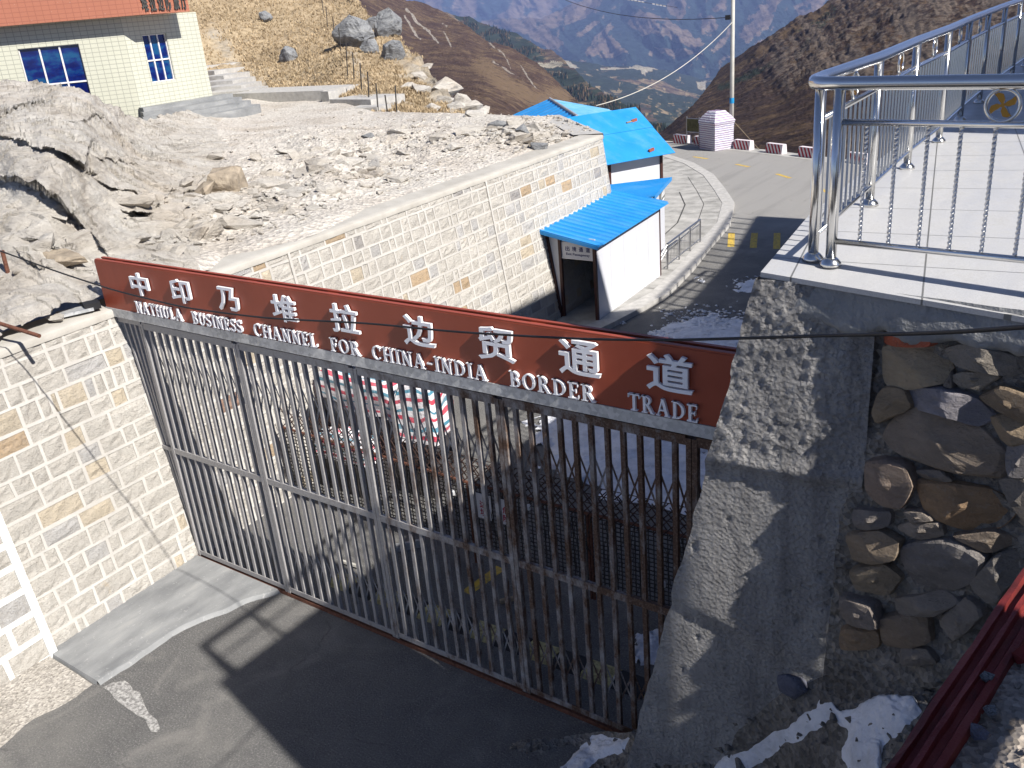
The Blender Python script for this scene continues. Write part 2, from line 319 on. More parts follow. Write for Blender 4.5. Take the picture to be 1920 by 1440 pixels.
    def hill(name, grass, scrub, dark, sc, bump, stone=(.36, .32, .28), forest=(.022, .03, .022)):
        n = NM(name); a = n.noise(.9*sc, 8, .65); b = n.noise(7*sc, 6, .7); c = n.noise(2.6*sc*(3.2 if sc < .005 else 1), 8, .66, None, .3); cv = n.attr('cover')
        col = n.ramp(a, [(.3, dark), (.47, scrub), (.62, grass), (.8, scrub)]); col = n.mix(n.ramp(b, [(.38, .75), (.53, 0.)]), col, tuple(x*.42 for x in dark))
        e = n.math('MULTIPLY', n.math('SUBTRACT', c, .5), .55 if sc < .005 else 1.6)
        fo = n.ramp(n.math('ADD', n.sep(cv, 0), e), [(.46, 0.), (.52, 1.)]); col = n.mix(fo, col, n.mix(n.ramp(b, [(.45, 0.), (.7, .8)]), forest, tuple(x*2.4 for x in forest)))
        ro = n.ramp(n.math('ADD', n.sep(cv, 1), e), [(.5, 0.), (.6, 1.)]); col = n.mix(ro, col, n.ramp(b, [(.35, tuple(x*.4 for x in stone)), (.65, stone)]))
        gr = n.ramp(n.math('ADD', n.sep(cv, 2), n.math('MULTIPLY', e, .7)), [(.5, 0.), (.62, 1.)]); col = n.mix(gr, col, grass)
        n.color(col).set(.95, None, .1).bump(b, bump*.25).bump(c, bump); return n.m
    M['hill_near'] = hill('scrub_slope', (.155, .108, .07), (.088, .058, .046), (.055, .036, .034), .09, 1.6)
    M['hill_mid'] = hill('forest_slope', (.25, .19, .11), (.10, .07, .05), (.06, .045, .035), .012, 5., (.40, .36, .27))
    M['hill_right'] = hill('rocky_slope', (.115, .078, .046), (.058, .038, .031), (.030, .021, .020), .13, 1.4, (.165, .130, .105))
    M['hill_far'] = hill('far_range', (.22, .165, .11), (.165, .122, .09), (.12, .09, .07), .0022, 22., (.4, .36, .32), (.018, .03, .03))
    # woven striped tarp
    n = NM('striped_tarp'); z = n.attr('st'); k = n.math('FRACT', n.math('MULTIPLY', n.sep(z, 0), 1.)); a = n.noise(5, 4)
    x = n.ramp(k, [(0., (.74, .72, .74)), (.25, (.55, .06, .1)), (.45, (.74, .72, .74)), (.70, (.08, .26, .36)), (.88, (.74, .72, .74))]); 
    for nd in n.n:
        if nd.type == 'VALTORGB' and len(nd.color_ramp.elements) == 5: nd.color_ramp.interpolation = 'CONSTANT'
    n.color(n.mix(n.ramp(a, [(.35, .25), (.6, 0.)]), x, (.5, .48, .5))).set(.5).bump(n.noise(9, 5), .03); M['tarp'] = n.m
    n = NM('pale_woven_tarp'); w = n.n.new('ShaderNodeTexWave'); w.bands_direction = 'Z'; w.inputs['Scale'].default_value = 3.2; w.inputs['Distortion'].default_value = 1.2; n.l.new(n.pos, w.inputs[0])
    h2 = n.noise(2.4, 4, .5, n.mp((.4, .4, 9))); col = n.ramp(w.outputs['Fac'], [(.15, (.24, .17, .27)), (.38, (.50, .48, .55)), (.8, (.62, .61, .65))]); col = n.mix(n.ramp(h2, [(.58, 0.), (.66, .5)]), col, (.3, .4, .62))
    n.color(n.mix(n.ramp(n.noise(1.7, 4, .5, n.mp((.4, .4, 8))), [(.6, 0.), (.68, .45)]), col, (.6, .22, .3))).set(.6).bump(n.noise(9, 5), .05); M['ptarp'] = n.m
    n = NM('hazard_stripes'); q = n.n.new('ShaderNodeTexCoord').outputs['Object']
    s = n.math('FRACT', n.math('MULTIPLY', n.math('ADD', n.sep(q, 0), n.math('MULTIPLY', n.sep(q, 2), .55)), 5.)); a = n.noise(9, 5)
    col = n.mix(n.math('GREATER_THAN', s, .5), (.36, .012, .03), (.68, .64, .62)); 
    lim = n.math('LESS_THAN', n.sep(q, 0), .42); col = n.mix(lim, (.68, .62, .63), col); col = n.mix(n.math('GREATER_THAN', n.sep(q, 2), .405), col, (.7, .62, .64))
    n.color(n.mix(n.ramp(a, [(.5, 0.), (.75, .35)]), col, (.35, .3, .28))).set(.75); M['hazard'] = n.m
    n = NM('red_oxide_steel'); a = n.noise(12, 6, .7, n.mp((1, .25, 1))); b = n.noise(60, 5, .7)
    n.color(n.ramp(a, [(.3, (.05, .012, .012)), (.5, (.17, .022, .02)), (.75, (.24, .05, .04))])).set(.6).bump(b, .003); M['redbeam'] = n.m
    M['wood'] = plain('weathered_wood', (.3, .24, .16), .85, 0, .25, 12)
    M['polec'] = plain('concrete_pole', (.5, .48, .43), .85, 0, .12, 3)
    M['insul'] = plain('white_porcelain', (.7, .7, .7), .3, 0, .05)
    M['netting'] = plain('olive_netting', (.12, .11, .05), .9, 0, .3)
    M['brick'] = plain('red_brick', (.30, .085, .05), .85, 0, .25, 14, .01)
    M['tag_blue'] = plain('blue_tag', (.02, .25, .5), .5)
    M['redchar'] = plain('red_lettering', (.35, .03, .06), .6)
    M['straw'] = None
    n = NM('straw'); c = n.attr('col'); n.color(c).set(.9, None, .1); M['straw'] = n.m
    n = NM('conifer'); c = n.attr('col'); n.color(c).set(.95, None, .05); M['conifer'] = n.m
make_materials()

# ------------------------------------------------------------------ helpers for surfaces
def wall_uv(o):
    me = o.data; uv = me.uv_layers.new(name='UVMap')
    for p in me.polygons:
        nrm = p.normal; t = Vector((-nrm.y, nrm.x, 0)); t = t.normalized() if t.length > 1e-4 else Vector((1, 0, 0))
        for li in p.loop_indices:
            co = me.vertices[me.loops[li].vertex_index].co; uv.data[li].uv = (co.dot(t), co.z)
def interp(poly, x):
    xs = [p[0] for p in poly]; ys = [p[1] for p in poly]; return np.interp(x, xs, ys)
class RBF:
    def __init__(s, pts, vals, reg=1e-3):
        s.p = np.array(pts, float)/500.; v = np.array(vals, float); n = len(v)
        K = np.linalg.norm(s.p[:, None]-s.p[None], axis=2)+np.eye(n)*reg*0
        A = np.zeros((n+3, n+3)); A[:n, :n] = K; Q = np.c_[np.ones(n), s.p]; A[:n, n:] = Q; A[n:, :n] = Q.T
        s.w = np.linalg.lstsq(A, np.r_[v, 0, 0, 0], rcond=None)[0]
    def __call__(s, X, Y):
        q = np.stack([X, Y], -1)/500.; d = np.linalg.norm(q[..., None, :]-s.p, axis=-1)
        return d @ s.w[:-3]+s.w[-3]+q @ s.w[-2:]
def rays(X, Y):
    v = np.stack([(X-960)/F_PX, (Y-720)/F_PX, np.ones_like(X)], -1) @ RC.T
    return v/np.linalg.norm(v, axis=-1, keepdims=True)
def dist_of(p, z=None, d=None):                            # straight-line distance of an anchor
    if d is not None: return d
    r = ray(p); r = r/np.linalg.norm(r); return (z-H)/r[2]
def terrain(name, xs, top, bot, ny, anchors, disp, mat, back=(), cover=None, power=1., kind='structure', smooth=True, px=None):
    """a hillside as a surface with its own distance at every point; back = rows carried on behind the crest"""
    xs = np.asarray(xs, float); yt = interp(top, xs); yb = interp(bot, xs)
    t = np.linspace(0, 1, ny)[:, None]**power
    X = np.repeat(xs[None], ny, 0); Y = yt[None]+(yb-yt)[None]*t
    D = np.exp(RBF([a[0] for a in anchors], [math.log(dist_of(*a)) for a in anchors])(X, Y))
    if px is not None: D = px(X, Y, D)
    P = EYE+rays(X, Y)*D[..., None]
    P = disp(P, X, Y)
    rows = [P]
    for (dd, dz) in back:                                    # the far side of the crest
        hd = P[0]-EYE; hd = hd.copy(); hd[:, 2] = 0; L = np.linalg.norm(hd, axis=1, keepdims=True)
        rows.insert(0, (P[0]+hd/L*(L*dd)+np.array([0, 0, 1])*dz*L)[None])
    nb = len(back); Pall = np.concatenate(rows, 0)
    mb = MB(); mb.grid(Pall); att = None
    if cover is not None:
        cv = cover(X, Y, P); cv = np.concatenate([np.repeat(cv[:1], nb, 0), cv], 0) if nb else cv
        att = {'cover': np.concatenate([cv, np.ones(cv.shape[:2]+(1,))], -1).reshape(-1, 4)}
    o = mb.build(name, mat, smooth=smooth, attr=att); 
    up = sum(p.normal.z for p in list(o.data.polygons)[::97])
    if up < 0: o.data.flip_normals()
    o['kind'] = kind
    return o, P, X, Y
def inpoly(X, Y, poly, soft=0):
    r = np.zeros_like(X, bool); n = len(poly)
    for i in range(n):
        x0, y0 = poly[i]; x1, y1 = poly[(i+1) % n]
        c = ((y0 > Y) != (y1 > Y)) & (X < (x1-x0)*(Y-y0)/(y1-y0+1e-9)+x0); r ^= c
    return r
def pldist(X, Y, pl):                                        # distance to a polyline and signed side
    best = np.full(X.shape, 1e9); sd = np.zeros_like(X)
    for (x0, y0), (x1, y1) in zip(pl[:-1], pl[1:]):
        dx, dy = x1-x0, y1-y0; L2 = dx*dx+dy*dy; u = np.clip(((X-x0)*dx+(Y-y0)*dy)/L2, 0, 1)
        qx, qy = X-(x0+u*dx), Y-(y0+u*dy); d = np.hypot(qx, qy); k = d < best; best = np.where(k, d, best); sd = np.where(k, np.sign(dx*qy-dy*qx), sd)
    return best, sd
def smooth01(a, b, x): t = np.clip((x-a)/(b-a), 0, 1); return t*t*(3-2*t)

# ------------------------------------------------------------------ road, pavement, markings
def sheet(name, poly, z, mat, kind='structure'):
    mb = MB(); mb.add([(x, y, z) for x, y in poly], [tuple(range(len(poly)))]); o = mb.build(name, mat)
    if o.data.polygons[0].normal.z < 0: o.data.flip_normals()
    o['kind'] = kind; return o
KERB = [(-10.25, 16.2), (-10.02, 17.6), (-9.9, 18.9), (-9.82, 19.94), (-10.2, 22.4), (-10.65, 24.48), (-11.2, 27.4), (-12.2, 30.2), (-13.43, 32.33), (-15., 34.9), (-16.97, 37.28), (-19.67, 39.63), (-23., 41.2)]
EDGE = [(-26, 44.2), (-24, 44.2), (-20.6, 43.35), (-18.6, 42.7), (-16.4, 41.95), (-14.5, 41.15), (-12.7, 40.3), (-10.2, 39.1), (-6, 37.3), (7, 33)]
def build_road():
    road = sheet('road', [(-11.4, -9), (7, -9)]+EDGE[::-1]+[(-26, 22), (-12.5, 21)], 0, M['asphalt'])
    # broad concrete forecourt inside the kerb, a real step up
    def offs(k, d):
        out = []
        for i, p in enumerate(k):
            a = np.array(k[max(i-1, 0)]); b = np.array(k[min(i+1, len(k)-1)]); t = (b-a)/np.linalg.norm(b-a); n = np.array([-t[1], t[0]]); out.append(np.array(p)+n*d)
        return out
    def strip(name, d0, d1, z0, z1, mat, sub=1):
        a, b = offs(KERB, d0), offs(KERB, d1); mb = MB(); n = len(a)
        vs = [(p[0], p[1], z) for L, z in ((a, z0), (a, z1), (b, z1), (b, z0)) for p in L]; fs = []
        for i in range(n-1):
            for k in range(3): fs.append((k*n+i, k*n+i+1, (k+1)*n+i+1, (k+1)*n+i))
        mb.add(vs, fs); return mb.build(name, mat)
    struct(strip('kerb', 0, .42, -.02, .13, M['kerb']))
    pv = offs(KERB, .42); mb = MB(); vs = [(p[0], p[1], .115) for p in pv]; n = len(vs)
    inner = [(-11.3, 16.2), (-11.4, 17.6), (-11.5, 18.9), (-11.6, 19.94), (-12.6, 22.4), (-14, 24.4), (-16, 26), (-18, 27.5), (-19, 29), (-20, 31), (-21.5, 33), (-23, 35), (-25, 37)]
    vs += [(x, y, .115) for x, y in inner]; mb.add(vs, [(i, i+1, n+i+1, n+i) for i in range(n-1)])
    o = mb.build('pavement', M['pave']); struct(o)
    if o.data.polygons[0].normal.z < 0: o.data.flip_normals()
    # drain slot and joints in the pavement
    mb = MB()
    for d, i0, i1, w in ((1.05, 5, 9, .012), (1.7, 4, 8, .022)):
        a, b = offs(KERB, d-w), offs(KERB, d+w)
        for i in range(i0, i1): mb.add([(*a[i], .119), (*a[i+1], .119), (*b[i+1], .119), (*b[i], .119)], [(0, 1, 2, 3)])
    for i in range(3, 11):
        for f in (.15, .5, .85):
            a = np.array(offs(KERB, .46)[i])*(1-f)+np.array(offs(KERB, .46)[i+1])*f; b = np.array(offs(KERB, 1.02)[i])*(1-f)+np.array(offs(KERB, 1.02)[i+1])*f
            t = (b-a)/np.linalg.norm(b-a); q = np.array([-t[1], t[0]])*.012; mb.add([(*(a-q), .118), (*(b-q), .118), (*(b+q), .118), (*(a+q), .118)], [(0, 1, 2, 3)])
    struct(mb.build('drain_slot', M['dark']))
    # painted dashes
    mb = MB()
    def dash(a, b, w):
        a, b = np.array(a), np.array(b); t = (b-a)/np.linalg.norm(b-a); q = np.array([-t[1], t[0]])*w/2
        mb.add([(*(a-q), .004), (*(b-q), .004), (*(b+q), .004), (*(a+q), .004)], [(0, 1, 2, 3)])
    for a, b in (((-10.83, 26.61), (-10.22, 25.06)), ((-10.16, 26.8), (-9.56, 25.13)), ((-9.51, 26.98), (-8.89, 25.22)), ((-8.86, 27.1), (-8.3, 25.3))): dash(a, b, .2)
    for a, b in (((-17.88, 39.28), (-16.98, 38.85)), ((-15.22, 37.78), (-14.43, 37.28)), ((-12.8, 36.02), (-11.98, 35.28)), ((-10.3, 33.6), (-9.6, 32.7)), ((-20.6, 40.4), (-19.7, 40.05))): dash(a, b, .16)
    dash((-6.75, 7.6), (-6.68, 8.3), .16)
    o = mb.build('road_marking', M['yellow']); struct(o)
    # pale cement edging along the barrier line
    mb = MB()
    for (x0, y0), (x1, y1) in zip(EDGE[1:-2], EDGE[2:-1]): mb.add([(x0-.1, y0-.02, .006), (x1-.1, y1-.02, .006), (x1-.4, y1-.85, .006), (x0-.4, y0-.85, .006)], [(0, 1, 2, 3)])
    struct(mb.build('road_shoulder', M['pave']))
    # cement apron in front of the left wall, gravel strip and a worn white bar
    P4 = [(-10.66, 4.06), (-9.59, 3.94), (-9.3, 5.2), (-9.05, 6.36), (-10.74, 6.38)]
    mb = MB(); ne = 36; xs = np.linspace(0, 1, ne); yy = 3.97+xs*2.4
    L = np.stack([-10.62-.0567*(yy-4)*1., yy, np.full(ne, .055)], -1); e = np.interp(yy, [3.9, 5.0, 5.6, 6.4], [-9.58, -9.6, -9.46, -9.1])+fbm(np.stack([yy*3, yy*0, yy*0], -1), 3)*.07
    Rr = np.stack([e, yy, np.full(ne, .05)], -1); R2 = np.stack([e+.05, yy, np.full(ne, .0)], -1); L2 = np.stack([L[:, 0]-.6, yy, np.full(ne, .056)], -1)
    mb.grid(np.stack([L2, L, Rr, R2])); mb.add([L2[0], L[0], Rr[0], (L[0][0], 3.95, 0), (Rr[0][0], 3.95, 0)], [(1, 2, 4, 3)])
    o = mb.build('cement_apron', M['cement']); struct(o)
    xs = np.linspace(0, 1, 60); yy = -3+xs*6.93; e = np.interp(yy, [-3, 1.5, 3.93], [-9.4, -9.75, -9.62])+fbm(np.stack([yy*2.2, yy*0, yy*0], -1), 4)*.16
    G = []
    for k in range(8):
        f = k/7; x = -11.6*(1-f)+e*f; z = .05*(1-f**3)+fbm(np.stack([x*7, yy*7, 0*yy], -1), 3)*.025*(1-f**4); G.append(np.stack([x, yy, z], -1))
    mb = MB(); mb.grid(np.stack(G)); o = mb.build('gravel_verge', M['verge'], smooth=True); struct(o)
    q = [onz(p, .005)[:2] for p in ((195, 1287), (235, 1275), (262, 1300), (280, 1332), (302, 1362), (296, 1372), (268, 1352), (228, 1325))]
    pts = []
    for i, p in enumerate(q):
        b2 = q[(i+1) % len(q)]
        for f in (0, .33, .66): w = p*(1-f)+b2*f; pts.append(w+np.array([vnoise(np.array([w[0]*9, w[1]*9, 1.])), vnoise(np.array([w[0]*9, w[1]*9, 5.]))])*.05)
    o = sheet('worn_line', pts, .005, M['worn'])
build_road()

# ------------------------------------------------------------------ hills and mountains
def col3(*a): return np.stack(a, -1)
def build_hills():
    # far range: opposite side of the valley, several kilometres off
    top = [(-900, -330), (300, -190), (760, -110), (1000, -80), (1300, -110), (1700, -100), (2400, -160)]; bot = [(-900, 330), (700, 90), (1300, 90), (1700, 120), (2400, 200)]
    def spurred(spurs, base):
        def px(X, Y, D):
            w = fbm(col3(X/45., Y/40., 0*X), 4, 31)*9; Xw, Yw = X+w, Y+fbm(col3(X/45., Y/40., 0*X+5), 4, 37)*7; k = np.zeros_like(X)
            for pl, wd, q in spurs: d, _ = pldist(Xw, Yw, pl); k = np.maximum(k, q*np.maximum(0, 1-d/wd))
            return D*(1-k-base*fbm(col3(X/26.-Y/50., Y/60., 0*X), 5, 3, .55, True))
        return px
    back_spurs = [([(860, -60), (830, 10), (800, 40)], 40, .03), ([(960, -60), (915, 0), (870, 40)], 45, .035), ([(1030, -60), (985, -5), (940, 36)], 45, .03), ([(905, -60), (880, 0)], 30, .02), ([(1010, -60), (960, 10)], 30, .02)]
    def disp(P, X, Y): P = P.copy(); P[..., 2] += fbm(P/170., 5, 5)*22; return P
    def cover_b(X, Y, P): n1 = fbm(col3(X/22., Y/22., 0*X), 5, 9); return col3(.42+.5*n1, .10+.35*(Y < 8)*(n1 > .1), .1+0*X)
    A = [((-900, 300), None, 6200), ((-900, -330), None, 10500), ((700, -100), None, 10000), ((700, 90), None, 7600), ((1000, -80), None, 9500), ((1000, 90), None, 7400), ((1300, 90), None, 7200), ((1300, -100), None, 9300), ((2400, -150), None, 8500), ((2400, 200), None, 6000)]
    terrain('far_mountains', np.r_[np.linspace(-900, 700, 60), np.linspace(705, 1300, 170), np.linspace(1320, 2400, 40)], top, bot, 110, A, disp, M['hill_far'], [(.2, -.12), (.05, -.02)], cover_b, px=spurred(back_spurs, .018))
    # the nearer range in front of it, brown crests over dark forest
    top = [(300, 140), (700, 60), (840, 44), (880, 42), (911, 38), (940, 34), (962, 36), (978, 36), (991, 33), (1003, 36), (1016, 36), (1026, 30), (1040, 21), (1051, 15), (1070, 7), (1092, 1), (1115, -12), (1160, -34), (1300, -90), (1500, -110), (1700, -100), (2400, -160)]; bot = [(300, 330), (700, 210), (1300, 210), (1700, 210), (2400, 220)]
    spurs = [([(1197, 10), (1225, 40), (1262, 66), (1318, 92)], 46, .06), ([(1142, 62), (1165, 84), (1185, 108)], 36, .04), ([(1142, 64), (1105, 98), (1080, 118)], 32, .03), ([(1180, -30), (1128, 30), (1080, 62)], 40, .04), ([(1150, 38), (1120, 68), (1095, 100)], 30, .028),
             ([(1016, 36), (1040, 60), (1060, 88), (1095, 112)], 34, .035), ([(991, 33), (1020, 66), (1046, 96)], 30, .03), ([(940, 34), (985, 66), (1020, 90)], 30, .03), ([(1092, 0), (1075, 40), (1060, 52)], 34, .035), ([(1265, -50), (1285, 22), (1272, 44)], 34, .035),
             ([(1330, -40), (1325, 30), (1345, 60)], 34, .035), ([(1400, -60), (1345, 20), (1310, 66)], 40, .035), ([(1372, 45), (1335, 98), (1300, 120)], 34, .03), ([(1480, -60), (1440, 40), (1370, 110)], 46, .04), ([(1560, -60), (1530, 30), (1460, 100)], 46, .04), ([(1650, -60), (1600, 40), (1530, 110)], 60, .05)]
    brown = [[(1177, 48), (1186, 30), (1197, 22), (1220, 24), (1252, 38), (1283, 55), (1320, 84), (1306, 94), (1275, 82), (1252, 72), (1205, 66)], [(1097, 97), (1120, 80), (1142, 66), (1160, 82), (1178, 100), (1140, 108), (1102, 109)], [(1080, 62), (1100, 45), (1124, 32), (1125, 41), (1100, 56), (1083, 64)], [(1110, 84), (1120, 62), (1147, 42), (1150, 50), (1128, 76)],
             [(880, 40), (911, 34), (991, 28), (1016, 32), (1051, 10), (1092, -4), (1140, -20), (1128, 6), (1100, 30), (1072, 44), (1030, 55), (1058, 86), (1031, 92), (991, 66), (941, 52)], [(1314, 66), (1318, 36), (1333, 28), (1347, 46), (1335, 68)], [(1250, 20), (1262, -20), (1282, -20), (1288, 26), (1273, 42)], [(1334, 20), (1362, -6), (1360, 14), (1340, 26)], [(1333, 98), (1368, 54), (1374, 60), (1346, 96)], [(1300, 72), (1312, 68), (1320, 84)], [(1225, 88), (1285, 92), (1322, 106), (1262, 108)], [(1085, 112), (1100, 110), (1092, 120)], [(1385, 66), (1440, 0), (1470, -10), (1440, 50), (1400, 84)], [(1490, 10), (1560, -30), (1540, 20), (1500, 44)]]
    def cover(X, Y, P):
        w1 = fbm(col3(X/9., Y/9., 0*X), 5, 43)*5.5; w2 = fbm(col3(X/9., Y/9., 0*X+3), 5, 47)*4.5; f = .78+.22*fbm(col3(X/16., Y/10., 0*X), 5, 14)
        for pl in brown: f = np.where(inpoly(X+w1, Y+w2, pl), .10+.42*(fbm(col3(X/7., Y/9., 0*X), 4, 51) > .28), f)
        f = f-.45*(fbm(col3(X/13.+Y/30., Y/16., 0*X), 5, 53, .6) > .36)
        return col3(f, 0*X, .1+0*X)
    A = [((300, 300), None, 4600), ((300, 140), None, 6000), ((700, 60), None, 6800), ((911, 38), None, 6700), ((1051, 15), None, 6500), ((1115, -12), None, 6500), ((1100, 120), None, 4700), ((900, 150), None, 4700), ((1300, 200), None, 3900), ((1300, -90), None, 6900), ((1600, -80), None, 6300), ((1600, 150), None, 4200), ((2400, -150), None, 7000), ((2400, 200), None, 4500), ((700, 210), None, 4300)]
    terrain('opposite_range', np.r_[np.linspace(300, 840, 40), np.linspace(845, 1620, 420), np.linspace(1640, 2400, 30)], top, bot, 240, A, disp, M['hill_far'], [(.2, -.12), (.05, -.02)], cover, px=spurred(spurs, .012))
    # valley floor with its forest and pale clearings
    top = [(-900, 200), (700, 140), (1000, 110), (1060, 112), (1090, 118), (1133, 122), (1200, 126), (1262, 133), (1290, 142), (1320, 150), (1420, 158), (1700, 165), (2400, 200)]
    bot = [(-900, 420), (700, 300), (1300, 330), (2400, 380)]
    A = [((700, 300), None, 1500), ((700, 140), None, 3600), ((1000, 300), None, 1000), ((1000, 110), None, 3000), ((1262, 133), None, 3600), ((1240, 250), None, 1200), ((1320, 150), None, 3600), ((1330, 250), None, 1300), ((2400, 380), None, 900), ((2400, 200), None, 3600), ((-900, 420), None, 900), ((-900, 200), None, 3000)]
    def disp(P, X, Y): P = P.copy(); P[..., 2] += fbm(P/120., 5, 41)*14+fbm(P/35., 3, 44)*4; return P
    def cover(X, Y, P):
        w = fbm(col3(X/14., Y/7., 0*X), 4, 12)
        f = .75+.3*fbm(col3(X/50., Y/20., 0*X), 4, 14); g = 0*X; st = 0*X
        pale = [[(1010, 118), (1030, 110), (1060, 112), (1075, 125), (1100, 132), (1062, 128), (1050, 138), (1035, 122)], [(1018, 128), (1060, 135), (1050, 142), (1025, 138)],
                [(1115, 129), (1160, 126), (1200, 125), (1262, 134), (1205, 130), (1150, 131)], [(1306, 154), (1326, 152), (1322, 168), (1309, 165)], [(1195, 128), (1212, 128), (1210, 141), (1203, 138)], [(1080, 114), (1140, 120), (1130, 123)]]
        for p in pale: st = np.maximum(st, inpoly(X+w*3, Y+w*2, p)*1.)
        f = f-1.2*st-.5*inpoly(X+w*14, Y+w*9, [(1140, 150), (1240, 152), (1300, 175), (1320, 190), (1200, 160)])-.45*inpoly(X+w*14, Y+w*9, [(1180, 205), (1210, 190), (1230, 220), (1210, 250)])
        return col3(f, st, .25+.3*(w > .25)*(Y > 140))
    terrain('valley_floor', np.r_[np.linspace(-900, 950, 50), np.linspace(955, 1450, 260), np.linspace(1460, 2400, 30)], top, bot, 120, A, disp, M['hill_mid'], [(.1, -.1)], cover)
    # second ridge on the left, forest on its lower flank
    top = [(300, -60), (700, -5), (820, 22), (857, 32), (880, 33), (923, 50), (973, 68), (1000, 82), (1040, 100), (1060, 112), (1083, 140), (1110, 158), (1150, 178), (1190, 205), (1225, 232), (1250, 250), (1300, 285)]
    bot = [(300, 330), (1000, 320), (1300, 330)]
    A = [((300, -60), None, 2300), ((857, 32), None, 1900), ((973, 68), None, 1700), ((1040, 100), None, 1500), ((1150, 178), None, 1000), ((1250, 250), None, 700), ((1000, 300), None, 650), ((300, 300), None, 800), ((900, 150), None, 1200), ((1280, 320), None, 560)]
    def disp(P, X, Y): P = P.copy(); P[..., 2] += fbm(P/80., 5, 51)*9+fbm(P/18., 3, 54)*2.2; return P
    def cover(X, Y, P):
        d, s = pldist(X, Y, [(880, 45), (960, 80), (1010, 120), (1090, 160), (1250, 255)])
        f = .12+.55*smooth01(50, 0, d+12*fbm(col3(X/20., Y/12., 0*X), 3, 4))+.25*fbm(col3(X/22., Y/12., 0*X), 4, 15)
        w = fbm(col3(X/10., Y/6., 0*X), 4, 22); st = np.maximum(inpoly(X+w*5, Y+w*4, [(1000, 122), (1012, 112), (1040, 112), (1060, 116), (1030, 124)]), inpoly(X+w*4, Y+w*3, [(1015, 130), (1055, 136), (1045, 143), (1025, 141)]))*1.
        return col3(f-st*1.2, st, .2+0*X)
    o, P2, X2, Y2 = terrain('forest_ridge', np.r_[np.linspace(300, 820, 40), np.linspace(824, 1300, 240)], top, bot, 130, A, disp, M['hill_mid'], [(.15, -.2), (.04, -.02)], cover)
    # conifers that read one by one along the ridge: one mass of many hundreds
    mb = MB(); n = 0; rg = np.random.default_rng(3)
    while n < 5200:
        i, j = rg.integers(1, P2.shape[0]-1), rg.integers(40, P2.shape[1]-1); x, y = X2[i, j], Y2[i, j]
        w = fbm(np.array([x/22., y/14., .3]), 3, 8); dd = pldist(np.array(x), np.array(y), [(880, 48), (960, 85), (1020, 128), (1100, 175), (1250, 262)])[0]
        if w+.0 < -.02+dd/55.: n += .02; continue
        if inpoly(np.array(x), np.array(y), [(1000, 112), (1060, 110), (1070, 145), (1010, 143)]): n += .05; continue
        p = P2[i, j]+rg.normal(0, 3, 3)*np.array([1, 1, 0]); h = rg.uniform(3.5, 7); r = h*.26; a = rg.uniform(0, 6)
        g = rg.uniform(.6, 1.3); c = (.022*g, .033*g, .024*g) if rg.random() < .7 else (.12*g, .085*g, .05*g)
        mb.add([p+np.array([r*math.cos(a+q*2.1), r*math.sin(a+q*2.1), -1.5]) for q in range(3)]+[p+np.array([0, 0, h])], [(0, 1, 3), (1, 2, 3), (2, 0, 3)], 0, c); n += 1
    o = mb.build('conifer_forest', M['conifer']); tag(o, 'dark conifer forest on the distant ridge above the valley', 'forest', None, 'stuff')
    # brown scrub slope on the left
    top = [(-300, -420), (500, -150), (700, -45), (763, 0), (800, 8), (830, 20), (860, 43), (913, 72), (973, 100), (1007, 120), (1040, 146), (1073, 178), (1095, 202), (1130, 242), (1180, 300), (1220, 345)]
    bot = [(-300, 330), (1000, 345), (1220, 350)]
    A = [((-300, -400), None, 700), ((-300, 300), None, 110), ((500, -150), None, 640), ((763, 0), None, 620), ((860, 43), None, 600), ((973, 100), None, 520), ((1073, 178), None, 400), ((1130, 242), None, 300), ((1200, 330), None, 200), ((760, 140), None, 330), ((900, 215), None, 160), ((850, 330), None, 90), ((1000, 330), None, 120), ((600, 0), None, 420), ((600, 250), None, 110)]
    def disp(P, X, Y):
        P = P.copy(); d = np.linalg.norm(P-EYE, axis=-1); g = fbm(col3(X/60.+Y/90., Y/260., 0*X), 3, 61)
        P[..., 2] += g*d*.004+fbm(P/14., 5, 63, .6)*1.5*np.clip(d/400, .1, 1)+fbm(P/2.5, 3, 66)*.45*np.clip(d/200, .3, 1); return P
    scree = [[(762, 18), (780, 38), (800, 55), (822, 82)], [(758, 30), (772, 52), (788, 72)], [(822, 38), (838, 52)], [(832, 62), (846, 88)], [(915, 75), (945, 105), (960, 135)], [(975, 122), (1000, 160), (1030, 178)], [(925, 118), (965, 140), (985, 152)], [(832, 20), (848, 32), (862, 45)]]
    def cover(X, Y, P):
        st = 0*X; w = fbm(col3(X/7., Y/7., 0*X), 4, 24)
        for k, pl in enumerate(scree): d, _ = pldist(X, Y, pl); st = np.maximum(st, smooth01((3.6 if k < 2 else 1.9), .4, d+w*2.)*(1. if k < 2 else .75))
        gr = .25+.55*smooth01(45, 0, pldist(X, Y, [(900, 120), (960, 170), (1040, 190)])[0])+.3*smooth01(25, 0, pldist(X, Y, [(800, 10), (900, 70), (1000, 125), (1090, 200)])[0])
        return col3(.08+.22*fbm(col3(X/18., Y/18., 0*X), 3, 71), st, gr-.1)
    terrain('scrub_slope', np.r_[np.linspace(-300, 680, 60), np.linspace(684, 1220, 260)], top, bot, 200, A, disp, M['hill_near'], [(.2, -.25), (.04, -.03)], cover)
    # rocky mountain side on the right
    top = [(1130, 330), (1180, 275), (1240, 247), (1280, 213), (1300, 198), (1315, 180), (1330, 160), (1353, 127), (1390, 103), (1440, 77), (1487, 43), (1543, 20), (1567, -2), (1700, -100), (1900, -190), (2500, -420)]
    bot = [(1130, 345), (1500, 350), (2000, 400), (2500, 460)]
